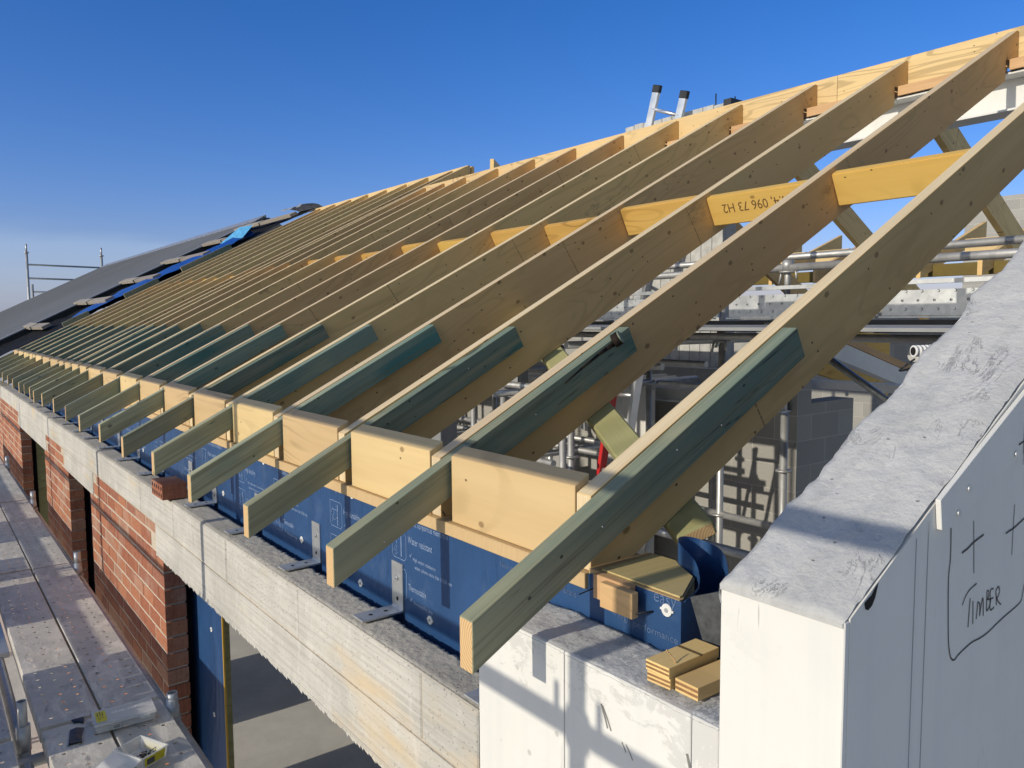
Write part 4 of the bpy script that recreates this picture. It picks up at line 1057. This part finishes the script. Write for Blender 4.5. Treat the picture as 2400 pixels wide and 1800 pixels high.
for r1, r2 in zip(rows[:-1], rows[1:]):
    for j in range(6): b.face([r1[j], r1[j+1], r2[j+1], r2[j]], 0, False)
ob = b.build('ridge_flashing', M_foil, weld=True); tag(ob, 'loose crumpled grey flashing over the ridge at the end of the rafters', 'flashing')
for k, (xa, xb, lab) in enumerate(((1.0, 1.35, 'lower'), (1.85, 2.35, 'middle'), (2.7, 3.5, 'upper'))):
    ob = timber('green_board', RP(xa, 12.02, .0), RP(xb, 12.02, .0), .04, .10, M_green, up=(-SN, 0, CS)); tag(ob, '%s dark green treated board standing along the last rafter' % lab, 'board', 'dark green boards along the last rafter')

# far scaffold frame over the roof
fs = thing('far_scaffold', 'thin scaffold frame with guardrails above the far end of the roof', 'scaffold', loc=(2.65, 32, -3.4))
for x, z in ((2.64, 3.424), (5.07, 3.41)):
    b = MB(); b.tube((x+.02, 32, -3.39), (x+.02, 32, z-.28), .045, 10); b.tube((x+.02, 32, z-.28), (x+.02, 32, z), .032, 10); b.tube((x+.02, 32, z-.32), (x+.02, 32, z-.28), .085, 10); b.build('standard', M_tube, fs)
for z in (2.68, 2.19): b = MB(); b.tube((2.66, 32, z+.01), (5.09, 32, z-.02), .032, 8); b.build('guardrail', M_grey_steel, fs)
b = MB(); b.tube((2.78, 31.95, -3), (2.78, 31.95, 1.98), .04, 10); b.tube((2.78, 31.95, 1.71), (4.4, 31.95, 1.70), .03, 8); b.build('inner_standard', M_tube, fs)
# ------------------------------------------------------------------ behind the ridge: ladder, block wall top
ld = thing('ladder', 'aluminium ladder top with black end caps rising behind the ridge', 'ladder', loc=(4.55, 3.8, -3.2))
def ladder(t, top0, top1, down, L, rail=(.07, .026), mat=None, caps=True, rungs=.28, first=.26):
    down = Vector(down).normalized(); top0, top1 = Vector(top0), Vector(top1); ac = (top1-top0).normalized()
    for p in (top0, top1):
        b = MB(); b.box(0, L, -rail[1]/2, rail[1]/2, -rail[0]/2, rail[0]/2); b.build('rail', mat or M_alu, t, frame(p, down, ac.cross(down)), bevel=.003)
        if caps: b = MB(); b.box(-.012, .05, -rail[1]/2-.004, rail[1]/2+.004, -rail[0]/2-.004, rail[0]/2+.004); b.build('end_cap', M_black, t, frame(p, down, ac.cross(down)), bevel=.004)
    s = first
    while s < L:
        b = MB(); b.tube(top0+down*s, top1+down*s, .016, 10); b.build('rung', M_alu, t); s += rungs
ladder(ld, (4.40, 3.478, 2.546), (4.40, 3.178, 2.430), (0, .30, -1), 3.2, rail=(.030, .075), rungs=.28, first=.185)
bw = thing('block_parapet', 'pale grey concrete block wall top just showing over the ridge', 'wall', loc=(4.9, 3.65, -3.26))
b = MB(); y = 3.08; k = 0
while y < 4.2:
    b.box(4.80, 4.99, y+.002, y+.115, -3.2, 2.395+random.uniform(-.006, .006)+.012*(y-3.1)); y += .117
b.build('blockwork', M_pale, bw, bevel=.004)
b = MB(); b.tube((4.86, 3.22, 2.3), (4.86, 3.22, 2.505), .006, 7); b.tube((4.9, 3.05, 2.2), (4.9, 3.05, 2.45), .006, 7); b.build('starter_bar', M_black, bw)
b = MB(); b.box(4.78, 5.0, 3.0, 3.078, 2.3, 2.41); b.build('dark_cap', M_black, bw)

# ------------------------------------------------------------------ inside: block walls, steel, scaffold
iw = thing('inner_block_wall', 'grey block wall inside the building, sunlit face with a dark return', 'wall', loc=(4.6, 2.2, -3.26))
b = MB(); b.box(4.60, 4.79, 2.2, 4.9, -3.259, .13); b.box(4.60, 4.79, 5.9, 9.5, -3.259, .13); b.box(4.60, 4.79, 4.9, 5.9, -.75, .13); b.box(4.79, 5.42, 2.2, 2.39, -3.259, -.11)
b.build('blockwork', M_block, iw)
ib = thing('inner_back_wall', 'far dark block wall at the back of the building interior', 'wall', loc=(9.5, 3, -3.26))
b = MB(); b.box(9.5, 9.7, -.6, 12, -3.259, .9); b.build('blockwork', M_block, ib)
cw = thing('inner_cross_wall', 'block cross wall deep inside behind the far rafters', 'wall', loc=(4, 12, -3.26))
b = MB(); b.box(.45, 9.5, 12.5, 12.7, -3.259, -.15); b.build('blockwork', M_block, cw)
ub = thing('grey_lintel_beam', 'grey steel channel along the top of the inner block wall', 'steel beam', loc=(4.5, 2.2, -.1))
b = MB(); b.box(4.48, 4.594, 2.25, 9.4, -.17, -.155); b.box(4.48, 4.594, 2.25, 9.4, -.06, -.045); b.box(4.53, 4.54, 2.25, 9.4, -.155, -.06); b.build('channel', M_white_steel, ub)
hb = thing('pale_cross_beam', 'pale steel beam crossing behind the leaning brace tube', 'steel beam', loc=(5.0, 2, 0))
b = MB(); b.box(4.95, 5.05, .9, 2.44, -.005, .062); b.build('beam', M_white_steel, hb, bevel=.002)
rk = thing('raking_steel', 'pale raking steel beam with a timber strip along its top', 'steel beam', loc=(4.9, 2, .3))
o = timber('beam', (4.45, 2.0, .388), (6.3, 2.0, -.085), .09, .135, M_white_steel, rk); o = timber('timber_strip', (4.45, 2.0, .490), (6.3, 2.0, .017), .10, .055, M_pink, rk)
tb = thing('plywood_sheet', 'orange lit plywood sheet leaning behind the raking steel', 'sheet', loc=(6.2, 2.4, .2))
b = MB(); b.hexa([(5.2, 2.5, .12), (6.6, 2.5, -.2), (6.6, 2.55, -.2), (5.2, 2.55, .12), (5.2, 2.5, .46), (6.6, 2.5, .40), (6.6, 2.55, .40), (5.2, 2.55, .46)]); b.build('sheet', M_yel, tb)
dt = thing('brace_tube', 'bright steel brace tube slanting down behind the white gable wall', 'tube', loc=(4.2, 1.5, 0))
b = MB(); p = [(4.0, 1.62, .30), (4.0, .93, -.13)]; b.tube(p[0], p[1], .024, 14); b.build('tube', M_galv, dt)
ho = thing('white_conduit', 'white ribbed conduit end poking out beside the sloping mortar', 'conduit', loc=(.93, -.40, .47))
b = MB(); k = 0
p0, p1 = Vector((.905, -.402, .481)), Vector((1.00, -.462, .484)); d = (p1-p0)
for k in range(12): b.tube(p0+d*(k/12), p0+d*((k+.55)/12), .0125, 14); b.tube(p0+d*((k+.55)/12), p0+d*((k+1)/12), .0100, 14)
b.build('ribbed_conduit', M_nylon, ho)
b = MB(); b.tube((.9055, -.4023, .481), (.9042, -.4015, .481), .009, 12); b.build('conduit_bore', M_dark, ho)
b = MB(); b.path(spline([(.80, -.455, .470), (.80, -.425, .445), (.86, -.43, .452), (.93, -.44, .475)], 4), .0022, 6); ob = b.build('tie_wire', M_black); tag(ob, 'bit of black wire lying on the edge of the sloping mortar', 'wire')

# inner scaffold along the ridge line
isc = thing('inner_scaffold', 'galvanised scaffold inside the building with toe boards and tubes under the rafters', 'scaffold', loc=(3.6, 2, -3.26))
def tube(nm, p0, p1, r=.0242, mat=None): b = MB(); b.tube(p0, p1, r, 14); return b.build(nm, mat or M_tube, isc)
X = 3.6
tube('ledger', (4.15, -1.0, .985), (4.15, 9, .985)); tube('ledger', (X, -1.0, .872), (X, 1.64, .872)); tube('ledger', (X, 1.68, .872), (X, 9, .872))
tube('ledger', (X-.05, -1.0, .437), (X-.05, 9, .437)); tube('ledger', (X, -1.0, -.80), (X, 3.1, -.80)); tube('ledger', (X, -1.0, -1.03), (X, 3.1, -1.03)); tube('ledger', (2.55, -1.0, -.66), (2.55, 8, -.66))
for y in (-.78, 1.66, 4.1, 6.54):
    b = MB(); b.tube((X, y, -3.25), (X, y, -.05), .0242, 14); b.tube((X, y, .70), (X, y, .915), .019, 12); b.tube((X, y, .855), (X, y, .92), .036, 16); b.tube((X, y, .84), (X, y, .852), .05, 16)
    b.tube((X, y+.04, .86), (X, y+.06, .77), .008, 6); b.tube((X, y-.055, .86), (X, y-.065, .80), .008, 6)
    for z in (-.80, -.42, -1.03): b.tube((X, y, z-.006), (X, y, z+.006), .05, 16)
    b.build('standard', M_tube, isc)
for y in (2.153, 3.22, 3.97):
    b = MB(); b.tube((X, y, -3.25), (X, y, .66), .0242, 14); b.tube((X, y, .395), (X, y, .408), .058, 18); b.tube((X, y, .45), (X, y, .53), .036, 12)
    b.hexa([(X-.06, y-.008, .36), (X-.03, y-.008, .395), (X-.03, y+.008, .395), (X-.06, y+.008, .36), (X-.075, y-.008, .36), (X-.05, y-.008, .405), (X-.05, y+.008, .405), (X-.075, y+.008, .36)])
    b.tube((X-.03, y+.045, .40), (X-.03, y+.062, .33), .009, 8); b.tube((X-.03, y-.045, .40), (X-.03, y-.058, .34), .009, 8)
    for z in (-.24, -.80): b.tube((X, y, z-.006), (X, y, z+.006), .055, 16)
    b.build('standard', M_tube, isc)
def toe(y0, y1):
    b = MB(); b.box(X-.055, X-.049, y0, y1, .566, .704); b.box(X-.075, X-.049, y0-.01, y1+.01, .553, .563); b.box(X-.085, X-.049, y0-.02, y1+.02, .735, .758)
    b.box(X-.06, X-.045, y0-.035, y0-.012, .565, .733)
    q = b; y = y0+.05
    while y < y1-.02:
        for z in (.600, .648, .696): q.tube((X-.0555, y+(.02 if z == .648 else 0), z), (X-.061, y+(.02 if z == .648 else 0), z), .0085, 10, 0, .0055)
        for z in (.648,): q.tube((X-.0609, y+.02, z), (X-.0614, y+.02, z), .0042, 8, 1)
        y += .085
    q.build('toe_board', [M_galv, M_dark], isc)
toe(.33, 1.02); toe(1.08, 2.06); toe(2.18, 3.3); toe(3.4, 4.6)
b = MB(); b.box(X-.06, X+.5, -1, 9, .470, .542); b.build('deck_edge', M_black, isc)
b = MB(); b.box(X-1.45, X-.07, -1, 9, .50, .515); b.build('deck', M_grey_steel, isc)  # widened towards the eave, added to shade the block wall behind
for y in (.3, 2.4, 4.6): tube('transom', (2.4, y, .40), (4.4, y, .40)); 
# a second, lower lift further along
for (x, y) in ((2.55, 3.25), (2.55, 4.35), (2.55, 5.5), (2.9, 6.2), (3.2, 5.0), (2.75, 2.75), (3.9, 6.9), (3.9, 5.2)):
    b = MB(); b.tube((x, y, -3.25), (x, y, .25), .0242, 12)
    for z in (.12, -.38, -.88): b.tube((x, y, z-.006), (x, y, z+.006), .05, 14)
    b.build('standard', M_tube, isc)
for z in (.10, -.40, -.9): tube('ledger', (2.55, 2.7, z), (2.55, 8, z)); tube('transom', (2.5, 4.35, z), (4.4, 4.35, z)); tube('transom', (2.5, 3.25, z-.05), (4.4, 3.25, z-.05))
rng = random.Random(5)
for k in range(16):
    x, y = rng.uniform(2.3, 4.3), rng.uniform(2.6, 8.5); zt = rng.choice((.3, .32, -.1, .15))
    b = MB(); b.tube((x, y, -3.25), (x, y, zt), .0242, 12)
    for z in (.05, -.45, -.95): b.tube((x, y, z-.006), (x, y, z+.006), .052, 14); b.tube((x+.03, y-.03, z+.03), (x+.03, y-.03, z-.05), .008, 6)
    b.build('standard', M_tube, isc)
for k in range(9):
    x = rng.uniform(2.4, 4.2); z = rng.choice((.05, -.45, -.95, .22)); tube('ledger', (x, 2.5, z), (x, 8.5, z))
for k in range(7):
    y = rng.uniform(2.8, 7.5); z = rng.choice((.06, -.44, -.94)); tube('transom', (2.3, y, z), (4.4, y, z))
for k in range(3):
    y = 3.0+1.5*k; tube('diagonal_brace', (2.6+.3*k, y, -1.6), (2.6+.3*k, y+1.6, .25), .021)
ld2 = thing('red_ladder', 'red sided stepladder with aluminium rear rails standing inside the building', 'ladder', loc=(3.0, 2.75, -3.26))
for (p0, p1, m) in (((3.0, 2.585, .13), (3.0, 2.93, -1.6), M_red), ((3.0, 2.36, .20), (3.0, 2.71, -1.6), M_alu)):
    o = timber('rail', p0, p1, .03, .065, m, ld2, up=(1, 0, 0))
for k in range(7):
    f = .05+.155*k; b = MB(); b.tube((3.0, 2.585+.345*f, .13-1.73*f), (3.0, 2.36+.35*f, .14-1.76*f), .014, 10); b.build('rung', M_alu, ld2)
gp = thing('grey_steel_posts', 'grey painted steel post standing inside behind the nearest rafters', 'post', loc=(2.8, 3.45, -3.26))
b = MB(); b.box(2.75, 2.85, 3.34, 3.46, -3.25, .22); b.build('post', M_grey_steel, gp)
gp = thing('grey_steel_post', 'grey steel post just behind the blocking between second and third rafters', 'post', loc=(1.2, 2.3, -3.26))
b = MB(); b.box(1.5, 1.6, 2.42, 2.54, -3.25, .10); b.build('post', M_grey_steel, gp)
wl = thing('white_inner_panel', 'sunlit white panel standing inside beside the stepladder', 'panel', loc=(4.3, 3.6, -3.26))
b = MB(); b.box(4.30, 4.34, 3.42, 4.05, -2.2, -.02); b.build('panel', M_render, wl)
ds = thing('inner_deck_boards', 'pale timber deck boards on the scaffold inside the building', 'deck', loc=(2.6, 5, -.5))
b = MB()
for k in range(3): b.box(2.62+.24*k, 2.84+.24*k, 4.4, 7.5, -.50, -.46)
b.build('boards', M_board, ds)

# ------------------------------------------------------------------ beyond: another wing and a tall block wall
yb = thing('yellow_eave_beam', 'yellow timber beam running along beyond the scaffold tubes', 'beam', loc=(8, 3, 1.06))
b = MB(); b.box(0, 7.5, -.03, .03, -.065, .065); b.build('beam', simple('yellow_formply_darkened_for_shade', (.15, .105, .015), .6), yb, frame((8.0, 7.9, 1.06), (0, -1, 0)), bevel=.002)  # shade on the beam is put into this darkened yellow
for k in range(9):
    y = 1.55+.6*k
    t = thing('wing_rafter', '%s short rafter end of the wing beyond the yellow beam' % ORD[k], 'rafter', 'rafter ends of the wing beyond', (8, y, 1.13))
    pts = [(7.7, .97), (9.3, 1.50), (9.3, 1.68), (7.7, 1.12)]
    b = MB(); b.prism(pts, 0, .045); b.build('rafter_beam', M_lvl, t, Matrix.Translation((0, y, 0)))
    if k < 8: b = MB(); b.box(8.5, 8.545, y+.05, y+.50, 1.22, 1.42); b.build('rafter_block', M_lvl2, t)
tw = thing('tall_block_wall', 'tall grey block wall standing clear beyond the building at right', 'wall', loc=(16, 0, -3.4))
b = MB(); b.box(16.0, 16.2, -6, 5.78, -3.39, 2.88); b.build('blockwork', M_block, tw)
